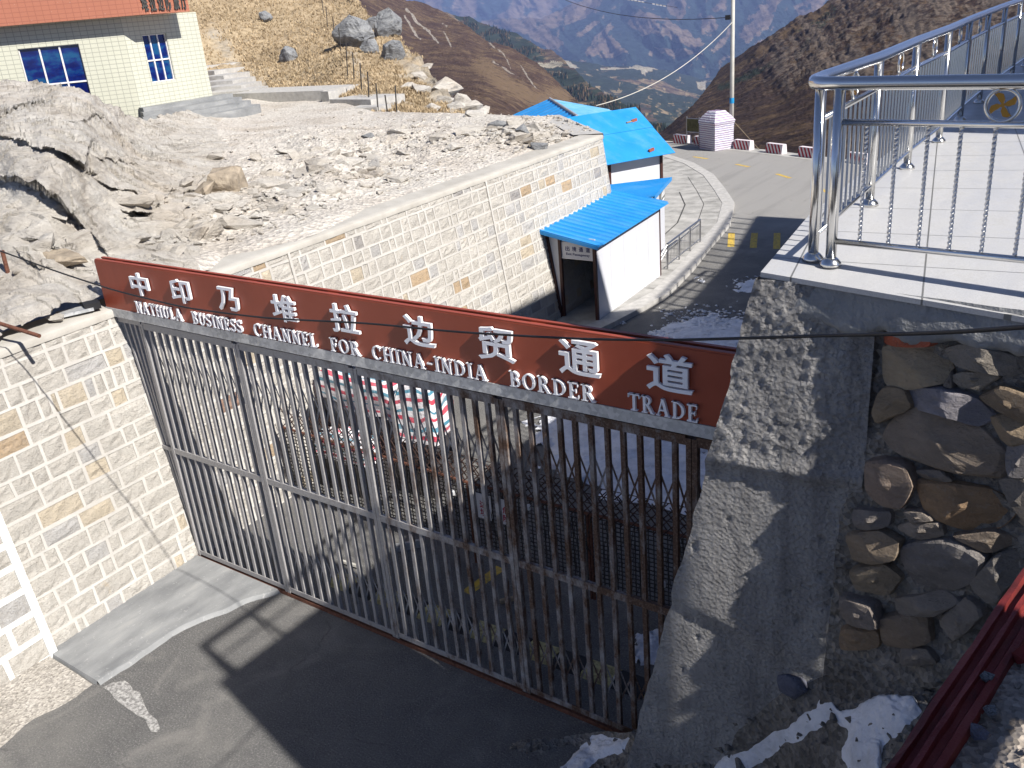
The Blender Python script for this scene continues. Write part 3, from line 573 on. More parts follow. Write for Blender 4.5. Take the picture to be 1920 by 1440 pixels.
    A = [((1130, 330), None, 260), ((1240, 247), None, 330), ((1330, 160), None, 430), ((1440, 77), None, 470), ((1567, 0), None, 500), ((1700, -100), None, 540), ((2500, -420), None, 600), ((1300, 260), None, 190), ((1430, 290), None, 95), ((1540, 300), None, 70), ((1300, 345), None, 65), ((1500, 345), None, 52), ((1450, 180), None, 250), ((1600, 130), None, 230), ((1650, 230), None, 110), ((1900, 100), None, 190), ((1900, 300), None, 60), ((2500, 400), None, 55)]
    def disp(P, X, Y):
        P = P.copy(); d = np.linalg.norm(P-EYE, axis=-1); rocky = smooth01(230, 120, Y-.10*(X-1500))*smooth01(1380, 1560, X+.5*Y)
        g = fbm(col3(X/40.-Y/55., Y/150.+X/400., 0*X), 5, 81, .55, True); q = fbm(col3(X/11.-Y/22., Y/30., 0*X), 4, 84, .6, True)
        P[..., 2] += d*(g*.0016*(.4+rocky)+q*.0012*rocky)+fbm(P/16., 5, 85, .62, True)*3.2*rocky*np.clip(d/350, .1, 1)+fbm(P/4., 4, 86)*.6*np.clip(d/200, .25, 1)+fbm(P/1.6, 2, 88)*.3
        return P
    def cover(X, Y, P):
        rocky = smooth01(225, 130, Y-.10*(X-1500))*smooth01(1380, 1520, X+.4*Y); n1 = fbm(col3(X/28.-Y/45., Y/70., 0*X), 4, 91)
        d, _ = pldist(X, Y, [(1350, 165), (1420, 140), (1500, 110), (1560, 30)])
        gr = .15+.35*smooth01(20, 0, pldist(X, Y, [(1480, 250), (1520, 240), (1560, 230)])[0])+.4*smooth01(14, 0, pldist(X, Y, [(1330, 165), (1450, 85), (1550, 25)])[0])
        d2, _ = pldist(X, Y, [(1545, 25), (1530, 52), (1490, 62)]); d = np.minimum(d, d2*.8); return col3(.10+.5*smooth01(15, 0, d+8*n1)+.12*n1, .18+.42*rocky+.4*n1*rocky, gr+.25*rocky*(n1 < -.1))
    terrain('rocky_mountain', np.r_[np.linspace(1130, 2000, 330), np.linspace(2010, 2500, 40)], top, bot, 210, A, disp, M['hill_right'], [(.2, -.25), (.04, -.03)], cover)
    # base of the whole valley, out to the horizon
    mb = MB(); mb.add([(-16000, -3000, -1150), (12000, -3000, -1150), (12000, 16000, -1150), (-16000, 16000, -1150)], [(0, 1, 2, 3)]); o = mb.build('ground', M['hill_mid']); o['kind'] = 'structure'
build_hills()

# ------------------------------------------------------------------ terrace behind the wall, ledge rock, grass hill
WX = lambda y, z: -10.83-.0567*(y-6.4)-.143*z            # face of the long battered wall
def build_terrace():
    top = [(-500, 140), (-60, 162), (60, 163), (120, 172), (180, 186), (215, 207), (240, 228), (262, 234), (300, 226), (430, 190), (520, 176), (600, 180), (700, 209), (790, 212), (900, 214), (1042, 219), (1095, 238), (1128, 256)]
    bot = [(-500, 830), (-60, 650), (0, 624), (150, 572), (420, 487), (700, 391), (1000, 290), (1090, 260), (1110, 255.5), (1128, 257)]
    A = [((0, 608), 3.9), ((150, 556), 3.9), ((420, 473), 3.87), ((700, 381), 3.87), ((1000, 287), 3.86), ((1128, 258), 3.85), ((-500, 810), 4.2), ((-500, 140), 7.0), ((-60, 162), 6.2), ((60, 163), 6.05), ((120, 172), 5.95), ((180, 186), 5.7), ((215, 207), 5.25), ((240, 228), 4.75),
         ((0, 260), 5.6), ((100, 250), 5.6), ((0, 350), 5.05), ((0, 450), 4.55), ((0, 530), 4.15), ((120, 330), 5.2), ((200, 290), 5.1), ((120, 420), 4.6), ((220, 380), 4.55), ((160, 500), 4.1), ((300, 330), 4.45), ((300, 430), 4.1), ((400, 420), 3.98), ((270, 260), 4.35), ((350, 250), 4.15), ((450, 300), 4.02),
         ((430, 190), 4.2), ((520, 178), 4.1), ((600, 182), 4.05), ((700, 211), 3.86), ((1042, 220), 3.86), ((600, 260), 4.0), ((800, 240), 3.88), ((600, 330), 3.97), ((800, 300), 3.9), ((950, 240), 3.95), ((960, 270), 3.9)]
    # breaks in the ledge: the upper side overhangs
    ledges = [([(20, 272), (60, 284), (110, 300), (158, 318), (166, 290)], 50, .55), ([(-20, 330), (30, 342), (62, 356), (100, 382), (120, 398)], 60, .5), ([(110, 388), (150, 428), (185, 468)], 45, .3), ([(205, 352), (240, 372), (262, 380)], 45, .35),
              ([(255, 404), (290, 412), (305, 385), (318, 372)], 40, .5), ([(338, 402), (345, 376), (375, 365), (420, 350)], 40, .35), ([(560, 332), (590, 340), (622, 340)], 26, .3), ([(0, 225), (40, 218), (75, 205)], 40, .35), ([(-40, 240), (0, 228)], 40, .35),
              ([(300, 425), (318, 438), (330, 448)], 26, .25), ([(405, 402), (430, 412), (452, 405)], 26, .25), ([(60, 470), (110, 478)], 30, .2), ([(40, 500), (75, 525), (85, 526)], 26, .2), ([(140, 238), (178, 234), (200, 240)], 30, .3), ([(190, 300), (250, 318)], 30, .22), ([(500, 380), (530, 392), (545, 400)], 22, .22)]
    def px(X, Y, D):
        w = fbm(col3(X/22., Y/22., 0*X), 4, 101); k = 0*X
        for pl, L, s in ledges:
            d, sd = pldist(X+w*7, Y+w*5, pl); ends = 1.
            above = (sd < 0); k = np.maximum(k, np.where(above, s*np.clip(1-d/L, 0, 1)**1.3, 0)); k -= np.where(above, 0, .10*s*np.clip(1-d/14., 0, 1))
        return D-k
    def disp(P, X, Y):
        P = P.copy(); rock = smooth01(470, 250, X+.22*(Y-330))*smooth01(640, 560, Y+.33*X-60)
        st = P@np.array([[.5, .2, 1.6], [.3, .8, 1.2], [.2, .1, 3.]]).T*.55
        a = fbm(st, 6, 111, .52, True); b = fbm(P*3.2, 4, 113)
        rub = smooth01(230, 260, Y)*smooth01(1130, 1000, X)*smooth01(0, 50, interp(bot, X)-Y-6)*(1-rock)
        c = fbm(P*1.4, 5, 117, .6, True); fl = vnoise(np.round(P*np.array([2.2, 2.2, 2.2])), 121)
        P[..., 2] += rock*(a*.15+b*.05+fl*.035)+rub*(c*.10+fbm(P*.55, 3, 120, .5, True)*.16+fbm(P*7, 3, 119)*.018)+(1-rock)*(1-rub)*fbm(P*2.2, 4, 123)*.02-.10*smooth01(14, 0, interp(bot, X)-Y)
        P[..., 0] += rock*fbm(st*1.7, 4, 127, .5, True)*.10
        lay = P@np.array([.42, -.62, 1.55])*1.5+fbm(P*.55, 4, 129)*1.4; f1 = lay-np.floor(lay); lay2 = P@np.array([.9, .35, .8])*2.6+fbm(P*.9, 3, 133)*1.3; f2 = lay2-np.floor(lay2)
        step = (f1*.75+.25*np.minimum(1, (1-f1)*8))*.15*(.35+.65*smooth01(-.1, .35, vnoise(P*.6, 7)))+f2*.09*smooth01(0, .4, vnoise(P*.8, 9)); band = .55*smooth01(60, 90, interp(bot, X)-Y)*smooth01(190, 120, interp(bot, X)-Y)*smooth01(950, 760, X)*(1-rock)
        P[..., 2] += (rock*.9+band)*step; P[..., 0] += (rock+band)*step*.4
        return P
    def cover(X, Y, P):
        rock = smooth01(480, 330, X+.22*(Y-330)+40*fbm(col3(X/40., Y/40., 0*X), 3, 8)); return col3(rock, rock, rock)
    # material by cover: ledge rock to broken gravel
    n = NM('terrace_ground')
    m0, m1 = M['rock'], M['gravel']
    o, P, X, Y = terrain('terrace', np.r_[np.linspace(-500, -10, 40), np.linspace(-6, 520, 330), np.linspace(522, 1116, 250)], top, bot, 250, [(a[0], a[1]) for a in A], disp, m1, [(.08, -.16), (.02, -.02)], cover, px=px)
    me = o.data; me.materials.append(m0); nb = 2; nc = X.shape[1]
    rock = cover(X, Y, P)[..., 0]; R2 = np.concatenate([np.repeat(rock[:1], nb, 0), rock], 0).ravel(); idx = []
    lv = [tuple(p.vertices) for p in me.polygons]
    for v in lv: idx.append(1 if R2[v[0]] > .5 else 0)
    me.polygons.foreach_set('material_index', idx)
    return P, X, Y
TP, TX, TY = build_terrace()
def at_terrace(x, y):
    i = np.argmin((TX-x)**2+(TY-y)**2); return TP.reshape(-1, 3)[i]
def build_grass_hill():
    top = [(-500, -420), (385, -90), (560, -60), (640, -12), (668, 4), (700, 40), (735, 66), (757, 92), (790, 118), (815, 150), (838, 180), (862, 203), (885, 216), (905, 222)]
    bot = [(-500, 330), (270, 260), (430, 215), (700, 228), (905, 232)]
    A = [((-500, 300), None, 50), ((-500, -400), None, 90), ((385, -60), None, 78), ((560, -50), None, 76), ((640, -12), None, 72), ((735, 66), None, 58), ((815, 150), None, 46), ((885, 216), None, 37), ((430, 200), None, 50), ((600, 190), None, 44), ((700, 212), None, 36), ((400, 100), None, 58), ((550, 80), None, 58), ((650, 110), None, 50), ((720, 150), None, 44), ((800, 212), None, 35.5), ((905, 232), None, 33), ((300, 100), None, 55)]
    def disp(P, X, Y):
        P = P.copy(); edge = smooth01(40, 0, pldist(X, Y, top[3:])[0]); P[..., 2] += fbm(P*.35, 5, 131)*.45+fbm(P*1.6, 4, 133)*.16+edge*fbm(P*.9, 4, 135, .6, True)*.35
        return P
    def cover(X, Y, P):
        w = fbm(col3(X/16., Y/16., 0*X), 4, 141)
        r = np.maximum.reduce([.75*smooth01(34, 4, pldist(X, Y, [(760, 120), (790, 135), (820, 165), (850, 200), (885, 216)])[0]+w*14), .6*smooth01(22, 2, pldist(X, Y, [(395, 60), (430, 110), (480, 160), (500, 172)])[0]+w*12), .45*smooth01(14, 2, pldist(X, Y, [(640, 60), (680, 150), (720, 205)])[0]+w*9), .5*smooth01(14, 2, pldist(X, Y, [(760, 195), (840, 212)])[0]+w*8)])
        return col3(r, r, r)
    o, P, X, Y = terrain('grass_hillside', np.r_[np.linspace(-500, 330, 50), np.linspace(335, 905, 230)], top, bot, 170, A, disp, M['grass'], [(.25, -.3), (.05, -.05)], cover)
    # straw-coloured tufts
    mb = MB(); rg = np.random.default_rng(5); cv = cover(X, Y, P)[..., 0]; k = 0
    while k < 26000:
        i, j = rg.integers(0, X.shape[0]), rg.integers(52, X.shape[1]); k += 1
        if cv[i, j] > .35+.2*rg.random() or (X[i, j] < 500 and Y[i, j] > 60+(X[i, j]-390)*1.1 and rg.random() < .7): continue
        p = P[i, j]+rg.normal(0, .12, 3)*np.array([1, 1, 0]); h = rg.uniform(.05, .15); g = rg.uniform(.8, 1.12)*(1+.35*fbm(p*.35, 3, 3)); c = (.43*g, .335*g, .215*g)
        for q in range(4):
            a = rg.uniform(0, 6.28); d = np.array([math.cos(a), math.sin(a), 0]); s = np.array([-d[1], d[0], 0])*.035
            mb.add([p-s-[0, 0, .05], p+s-[0, 0, .05], p+d*h*.7+[0, 0, h]], [(0, 1, 2)], 0, c)
    o = mb.build('dry_grass', M['straw'], fix=False); tag(o, 'dry straw coloured grass covering the hillside above the terrace', 'grass', None, 'stuff')
    return P, X, Y
GP, GX, GY = build_grass_hill()
def at_hill(x, y): i = np.argmin((GX-x)**2+(GY-y)**2); return GP.reshape(-1, 3)[i]

def rock_mesh(size, seed, n=16, sub=2, rough=.09):
    rg = np.random.default_rng(seed); bm = bmesh.new()
    for k in range(n):
        v = rg.normal(0, 1, 3); v /= np.linalg.norm(v); v = v*rg.uniform(.75, 1.05); bm.verts.new((v*np.array(size)).tolist())
    bmesh.ops.convex_hull(bm, input=bm.verts)
    for v in [v for v in bm.verts if not v.link_faces]: bm.verts.remove(v)
    bmesh.ops.triangulate(bm, faces=bm.faces)
    if sub:
        bmesh.ops.subdivide_edges(bm, edges=bm.edges, cuts=sub, use_grid_fill=True)
        P = np.array([v.co[:] for v in bm.verts]); s = max(size); d = fbm(P/s*2.2+seed, 4, seed)*rough*s; d2 = fbm(P/s*np.array([3, 3, 9])+seed, 3, seed+5, .5, True)*rough*.5*s
        for v, q, q2 in zip(bm.verts, d, d2): l = v.co.length or 1; v.co *= 1+(q+q2)/l
    vs = [v.co[:] for v in bm.verts]; bm.verts.index_update(); fs = [tuple(v.index for v in f.verts) for f in bm.faces]; bm.free(); return np.array(vs), fs
def rotm(rz, rx=0): return np.array(Matrix.Rotation(rz, 3, 'Z') @ Matrix.Rotation(rx, 3, 'X'))

# ------------------------------------------------------------------ coursed stone walls
def stone_color(rg):
    r = rg.random()
    if r < .78: g = rg.uniform(.92, 1.08); return (.565*g, .54*g, .495*g)
    if r < .90: g = rg.uniform(.88, 1.05); return (.50*g, .495*g, .49*g)
    if r < .955: g = rg.uniform(.9, 1.1); return (.57*g, .49*g, .37*g)
    if r < .98: g = rg.uniform(.8, 1.1); return (.50*g, .36*g, .22*g)
    if r < .985: return (.30, .17, .12)
    return (.33, .32, .32)
def ashlar_wall(name, y0, y1, ztop, seed, mort, gap, row, proud=0., seams=(), fr=None, wr=(.2, .62)):
    """courses of split stones with raised pointing; fr maps (along, height, outwards) to the place"""
    rg = np.random.default_rng(seed); mb = MB(); z = 0.; k = 0
    fr = fr or (lambda s, h, o: (WX(s, h)+o*.99, s, h+o*.14))
    while z < ztop-.02:
        h = min(row*rg.uniform(.9, 1.1), ztop-z) if ztop-z > row*1.4 else ztop-z
        edges = [y0]; stops = sorted([q for q in seams if y0 < q < y1])+[y1]
        for stp in stops:
            s = edges[-1]
            while s < stp-1e-6:
                w = rg.uniform(*wr)*(.55 if rg.random() < .3 else 1)
                s = stp if stp-s-w < wr[0]*.7 else s+w; edges.append(s)
        for a, b in zip(edges[:-1], edges[1:]):
            g = gap/2; dpt = rg.uniform(.006, .017); c = stone_color(rg)
            O = [(a, z), (b, z), (b, z+h), (a, z+h)]
            j = lambda: rg.uniform(-.008, .008)
            I = [(a+g+j(), z+g+j()), (b-g+j(), z+g+j()), (b-g+j(), z+h-g+j()), (a+g+j(), z+h-g+j())]
            P = [fr(s, t, proud) for s, t in O]+[fr(s, t, proud) for s, t in I]
            mb.add(P, [(i, (i+1) % 4, 4+(i+1) % 4, 4+i) for i in range(4)], 1, (.6, .6, .6))
            # the stone: a small dressed grid set back behind the joints with a rough bulge
            nu, nv = max(3, int((b-a)/.09)), 4; G = []
            for v in range(nv+1):
                rowp = []
                for u in range(nu+1):
                    fu, fv = u/nu, v/nv; s = (I[0][0]*(1-fu)+I[1][0]*fu)*(1-fv)+(I[3][0]*(1-fu)+I[2][0]*fu)*fv; t = (I[0][1]*(1-fu)+I[1][1]*fu)*(1-fv)+(I[3][1]*(1-fu)+I[2][1]*fu)*fv
                    e = min(fu, 1-fu, fv, 1-fv); o = proud-dpt+(0 if e > 0 else 0)+(.022*min(1, e*6)*(.35+.9*vnoise(np.array([s*11, t*13, seed]))) if e > 0 else 0)
                    rowp.append(fr(s, t, o))
                G.append(rowp)
            mb.grid(np.array(G), 0, col=c)
            Q = [fr(s, t, proud) for s, t in I]+[fr(s, t, proud-dpt) for s, t in I]
            mb.add(Q, [(i, (i+1) % 4, 4+(i+1) % 4, 4+i) for i in range(4)], 1, (.6, .6, .6))
        z += h; k += 1
    return mb
def build_left_walls():
    mb = ashlar_wall('stone_wall', 4.0, 21.2, 3.74, 11, 'mortar', .042, .262, 0., (9.66, 15.58))
    t = thing('stone_retaining_wall', 'long sunlit retaining wall of coursed stone blocks with raised white joints, running past the red sign', 'stone wall', (-10.83, 6.4, 0))
    o = mb.build('stonework', [M['ashlar'], M['mortar']], t)
    for i, s in enumerate((9.66, 15.58)):                   # expansion joints
        j = MB(); a, b = np.array([WX(s, 0)+.004, s, 0]), np.array([WX(s, 3.74)+.004, s, 3.74]); j.bar(a, b, .05, .03, (0, 1, 0)); j.build('expansion_joint', M['mortar'], t)
    mb = MB(); ys = np.linspace(-3, 21.25, 160); prof = [(.012, 3.72), (.014, 3.80), (-.01, 3.825), (-.2, 3.83), (-.46, 3.845), (-.56, 3.85)]
    G = []
    for dx, z in prof: G.append(np.stack([WX(ys, 3.74)+dx+.008*fbm(np.stack([ys*2, ys*0+z, ys*0], -1), 3)*(dx > -.1)+.1*(dx < -.5)*fbm(np.stack([ys*1.3, ys*0+z, ys*0], -1), 4), ys, z+.008*fbm(np.stack([ys*1.5, ys*0+dx, ys*0], -1), 3)], -1))
    mb.grid(np.stack(G)); mb.build('coping', M['coping'], t, smooth=True)
    mb = MB(); mb.add([(WX(21.2, 0), 21.2, 0), (WX(21.2, 3.74), 21.2, 3.74), (-16, 24.6, 3.74), (-15.4, 24.6, 0)], [(0, 1, 2, 3)]); mb.build('return_face', M['mortar'], t)
    mb = MB(); mb.add([(WX(21.2, 3.8)+.03, 21.22, 3.86), (-15.75, 24.75, 3.86), (-16.3, 24.4, 3.86), (WX(21.2, 3.8)-.7, 20.9, 3.86), (WX(21.2, 3.8)+.03, 21.22, 3.72), (-15.75, 24.75, 3.72)], [(0, 1, 2, 3), (0, 1, 5, 4)]); mb.build('return_coping', M['kerb'], t)
    mb = ashlar_wall('stone_wall', -3, 4.0, 3.72, 23, 'wmortar', .075, .31, .05, (), None, (.4, .85))
    o = mb.build('white_jointed_wall', [M['ashlar'], M['wmortar']], loc=(-10.7, 3.9, 0)); tag(o, 'stone wall section with broad bright white joints at the lower left, beside the cement apron', 'stone wall')
    b = MB(); a, c = np.array([WX(4.02, 0)+.055, 3.99, 0]), np.array([WX(4.02, 3.7)+.055, 3.99, 3.7]); b.bar(a, c, .1, .05, (0, 1, 0)); b.build('edge_strip', M['wmortar'], o)
build_left_walls()

# ------------------------------------------------------------------ lettering
def text_mesh(s, off=.0):
    c = bpy.data.curves.new('t', 'FONT'); c.body = s; c.resolution_u = 3; c.offset = off
    o = bpy.data.objects.new('t', c); COL.objects.link(o); dg = bpy.context.evaluated_depsgraph_get(); dg.update()
    me = o.evaluated_get(dg).to_mesh(); vs = np.array([v.co[:] for v in me.vertices]); fs = [tuple(p.vertices) for p in me.polygons]
    o.evaluated_get(dg).to_mesh_clear(); bpy.data.objects.remove(o); bpy.data.curves.remove(c)
    lo, hi = vs.min(0), vs.max(0); return (vs-lo)[:, :2], (hi-lo)[:2], fs
def text_solid(mb, s, fr, w=None, h=None, depth=.03, off=.0, mat=0):
    """lettering as raised solid letters; fr(u,v,h) places it, u,v measured from the centre"""
    vs, sz, fs = text_mesh(s, off); kx = w/sz[0] if w else h/sz[1]; ky = h/sz[1] if h else kx
    q = (vs-sz/2)*np.array([kx, ky]); n = len(q); cnt = {}
    for f in fs:
        for a, b in zip(f, f[1:]+f[:1]): cnt[(a, b)] = cnt.get((a, b), 0)+1
    V = [fr(u, v, depth) for u, v in q]+[fr(u, v, 0) for u, v in q]; Fs = [tuple(f) for f in fs]
    for (a, b) in list(cnt):
        if (b, a) not in cnt: Fs.append((a, b, n+b, n+a))
    mb.add(V, Fs, mat)
T_, t_, s_ = .17, .075, .055
def Rc(x0, y0, x1, y1): return [(x0, y0), (x1, y0), (x1, y1), (x0, y1)]
def Dg(xa, ya, xb, yb, w): return [(xa-w/2, ya), (xa+w/2, ya), (xb+w/2, yb), (xb-w/2, yb)]
def Arc(cx, cy, rx, ry, a0, a1, tx, ty, n=14):
    out = []
    for i in range(n):
        q0, q1 = R_(a0+(a1-a0)*i/n), R_(a0+(a1-a0)*(i+1)/n)
        out.append([(cx+rx*math.cos(q0), cy+ry*math.sin(q0)), (cx+rx*math.cos(q1), cy+ry*math.sin(q1)), (cx+(rx-tx)*math.cos(q1), cy+(ry-ty)*math.sin(q1)), (cx+(rx-tx)*math.cos(q0), cy+(ry-ty)*math.sin(q0))])
    return out
SERIF = {
 'I': (.41, [Rc(.12, 0, .12+T_, 1), Rc(.0, 0, .41, s_), Rc(.0, 1-s_, .41, 1)]),
 'N': (.86, [Rc(.11, 0, .11+t_, 1), Dg(.15, 1, .68, 0, .2), Rc(.66, 0, .66+t_, 1), Rc(0, 0, .29, s_), Rc(-.02, 1-s_, .2, 1), Rc(.55, 1-s_, .86, 1)]),
 'A': (.9, [Dg(.12, 0, .42, 1, t_), Dg(.73, 0, .43, 1, .19), Rc(.22, .3, .62, .3+t_), Rc(0, 0, .27, s_), Rc(.55, 0, .92, s_)]),
 'T': (.78, [Rc(.305, 0, .305+T_, 1), Rc(0, 1-t_, .78, 1), Rc(0, .76, .06, 1), Rc(.72, .76, .78, 1), Rc(.17, 0, .61, s_)]),
 'H': (.9, [Rc(.1, 0, .1+T_, 1), Rc(.63, 0, .63+T_, 1), Rc(.2, .47, .7, .47+t_), Rc(0, 0, .37, s_), Rc(0, 1-s_, .37, 1), Rc(.53, 0, .9, s_), Rc(.53, 1-s_, .9, 1)]),
 'U': (.84, [Rc(.1, .32, .1+T_, 1), Rc(.65, .32, .65+t_, 1), Rc(.02, 1-s_, .34, 1), Rc(.59, 1-s_, .79, 1)]+Arc(.4125, .33, .3125, .34, 180, 360, .13, .1)),
 'L': (.68, [Rc(.1, 0, .1+T_, 1), Rc(0, 0, .66, t_), Rc(.6, 0, .66, .27), Rc(0, 1-s_, .39, 1)]),
 'B': (.7, [Rc(.1, 0, .1+T_, 1), Rc(0, 0, .34, s_), Rc(0, 1-s_, .32, 1)]+Arc(.3, .745, .3, .255, -90, 90, .15, t_)+Arc(.32, .27, .37, .27, -90, 90, .16, t_)),
 'S': (.62, Arc(.31, .74, .27, .26, 20, 270, .13, .1)+Arc(.31, .27, .29, .27, -160, 90, .14, .11)+[Rc(.53, .74, .58, 1), Rc(.02, 0, .07, .27)]),
 'E': (.68, [Rc(.1, 0, .1+T_, 1), Rc(0, 1-t_, .62, 1), Rc(.2, .47, .5, .47+t_), Rc(0, 0, .66, t_), Rc(.57, .76, .62, 1), Rc(.61, 0, .66, .25), Rc(.46, .38, .51, .64)]),
 'F': (.63, [Rc(.1, 0, .1+T_, 1), Rc(0, 1-t_, .61, 1), Rc(.2, .46, .5, .46+t_), Rc(0, 0, .39, s_), Rc(.56, .76, .61, 1), Rc(.46, .37, .51, .63)]),
 'C': (.8, Arc(.43, .5, .41, .5, 42, 318, .17, .07, 20)+[Rc(.69, .68, .74, .96)]),
 'O': (.88, Arc(.44, .5, .42, .5, 0, 360, .17, .065, 28)),
 'R': (.82, [Rc(.1, 0, .1+T_, 1), Rc(0, 0, .38, s_), Rc(0, 1-s_, .32, 1), Dg(.7, 0, .38, .5, .18), Rc(.58, 0, .84, s_)]+Arc(.3, .735, .32, .265, -90, 90, .16, t_)),
 'D': (.85, [Rc(.1, 0, .1+T_, 1), Rc(0, 0, .3, s_), Rc(0, 1-s_, .3, 1)]+Arc(.24, .5, .57, .5, -90, 90, .17, .07, 18)),
 '-': (.5, [Rc(.05, .4, .45, .49)])}
def build_sign():
    YF, X0, X1, Z0, Z1 = 6.36, -11.50, -2.0, 3.725, 4.505
    t = thing('border_sign', 'long red gateway sign lettered in white Chinese and English above the folding gate', 'sign', (-6.8, YF+.06, Z0))
    mb = MB(); mb.box((X0, YF, Z0+.12), (X1, YF+.035, Z1-.012)); mb.build('front_panel', M['sign'], t)
    mb = MB(); mb.box((X0, YF+.115, Z0+.02), (X1, YF+.145, Z1-.008)); mb.build('back_panel', M['sign'], t)
    mb = MB(); mb.box((X0+.01, YF+.004, Z1-.011), (X1, YF+.05, Z1+.006)); mb.box((X0+.01, YF+.1, Z1-.007), (X1, YF+.14, Z1+.008))
    for x in np.arange(X0+.35, X1, 1.32): mb.box((x, YF+.05, Z1-.05), (x+.16, YF+.1, Z1-.012))
    mb.build('top_rim', M['sign'], t)
    mb = MB(); mb.box((X0-.005, YF-.012, Z0), (X1, YF+.04, Z0+.119)); mb.build('lower_trim', M['galv'], t)
    mb = MB(); mb.box((X0+.02, YF+.04, Z0-.02), (X1, YF+.11, Z0+.06)); mb.build('bottom_plate', M['rust'], t)
    for ch, x, h in (('中', -10.52, .30), ('印', -9.67, .30), ('乃', -8.77, .29), ('堆', -7.8, .31), ('拉', -6.86, .32), ('边', -5.83, .32), ('贸', -4.88, .335), ('通', -3.97, .335), ('道', -3.1, .335)):
        mb = MB(); text_solid(mb, ch, lambda u, v, d: (x+u, YF-.012-d, 4.268+v), h*1.27, h, .03, .014)
        mb.add([(x+a, YF-.012, 4.262+b) for a, b in ((-.02, -.02), (.02, -.02), (.02, .02), (-.02, .02))]+[(x+a, YF, 4.262+b) for a, b in ((-.02, -.02), (.02, -.02), (.02, .02), (-.02, .02))], [(0, 1, 5, 4), (2, 3, 7, 6)])
        mb.build('character', M['letter'], t)
    for word, a, b in (('NATHULA', -10.74, -9.77), ('BUSINESS', -9.56, -8.62), ('CHANNEL', -8.41, -7.36), ('FOR', -7.15, -6.71), ('CHINA-INDIA', -6.53, -5.03), ('BORDER', -4.76, -3.83), ('TRADE', -3.5, -2.85)):
        tot = sum(SERIF[c][0] for c in word)+.12*(len(word)-1); k = (b-a)/tot; x = a; hh = .158
        for c in word:
            w, pr = SERIF[c]; mb = MB()
            for i, p in enumerate(pr):
                e = .028+.0004*(i % 7); mb.prism([(x+u*k, 3.862+v*hh) for u, v in p], 0, e, lambda u, v, d: (u, YF-.004-d, v))
            mb.build('letter', M['letter'], t); x += (w+.12)*k
build_sign()

# ------------------------------------------------------------------ folding steel gate
def build_gate():
    Y = 6.42; zt = 3.60; mz = 1.785
    posts = [-10.84, -8.89, -6.92, -4.955, -2.935]; seconds = ['first, palest grey', 'second', 'third', 'fourth, rustiest']
    labs = ['palest grey folding gate leaf, beside the sunlit stone wall', 'grey folding gate leaf in front of the striped bundles', 'half rusted folding gate leaf with a bright post on each side, centre of the gate', 'brown rusted folding gate leaf, beside the concrete pillar', 'narrow rusted end leaf of the gate half hidden by the concrete pillar']
    rg = np.random.default_rng(4)
    for k in range(5):
        x0 = posts[k]; x1 = posts[k+1] if k < 4 else -2.25
        t = thing('gate_leaf', labs[k], 'gate', ((x0+x1)/2, Y, 0), 'leaves of the folding steel gate')
        for s, x in ((1, x0+.028), (-1, x1-.028)):
            if k == 4 and s < 0: continue
            mb = MB(); mb.box((x-.024, Y-.035, .05), (x+.024, Y+.03, zt+.07)); mb.build('stile', M['gate'], t)
        mb = MB(); mb.box((x0+.053, Y-.03, zt), (x1-.053, Y+.02, zt+.085)); mb.box((x0+.053, Y-.045, zt+.075), (x1-.053, Y-.028, zt+.1)); mb.build('top_rail', M['gate'], t)
        mb = MB(); mb.box((x0+.053, Y-.028, mz-.042), (x1-.053, Y-.012, mz+.042)); mb.box((x0+.053, Y-.012, mz+.03), (x1-.053, Y+.018, mz+.04)); mb.build('middle_rail', M['gate'], t)
        mb = MB(); mb.box((x0+.053, Y-.028, .07), (x1-.053, Y-.016, .14)); mb.box((x0+.053, Y-.016, .07), (x1-.053, Y+.02, .082)); mb.build('bottom_rail', M['gate'], t)
        n = 11 if k < 4 else 3; sp = (x1-x0)/12 if k < 4 else .165; xs = [x0+sp*(i+1) for i in range(n)]
        for x in xs:
            mb = MB(); d = rg.uniform(-.006, .006); mb.bar((x+d, Y+.002, .085), (x-d, Y+.002, zt+.002), .046, .046); mb.build('bar', M['gate'], t)
        full = [x0+.03]+xs+([x1-.03] if k < 4 else [])
        for nm, hi, lo in (('upper_lattice', 3.27, 2.80), ('lower_lattice', .86, .42)):
            mb = MB()
            for a, b in zip(full[:-1], full[1:]):
                mb.bar((a, Y+.020, hi), (b, Y+.020, lo), .018, .006); mb.bar((a, Y+.028, lo), (b, Y+.028, hi), .018, .006)
            mb.build(nm, M['gate'], t)
    # fan of inclined bars closing the gap to the battered wall
    t = thing('gate_side_grille', 'narrow fan of inclined bars between the gate and the leaning stone wall', 'grille', (-11, Y, 0))
    for i, (xb, xt) in enumerate(((-10.80, -11.40), (-10.83, -11.28), (-10.80, -11.16), (-10.86, -11.05), (-10.87, -10.95))):
        z0 = .06 if i < 4 else .06; mb = MB(); mb.bar((xb-.012*i, Y+.01+.004*i, z0), (xt, Y+.01+.004*i, zt+.05), .036, .024); mb.build('bar', M['gate'], t)
    mb = MB(); mb.box((-11.5, Y-.03, zt+.04), (-10.84, Y+.03, zt+.1)); mb.box((-11.1, Y-.02, mz-.03), (-10.84, Y-.004, mz+.03)); mb.build('rail', M['gate'], t)
    mb = MB(); mb.box((-10.9, Y-.05, .0), (-2.6, Y+.05, .03)); mb.box((-10.9, Y-.05, .03), (-2.6, Y-.044, .055)); o = mb.build('gate_track', M['rust'], loc=(-6.8, Y, 0)); tag(o, 'rusty floor track along the foot of the folding gate', 'track')
build_gate()

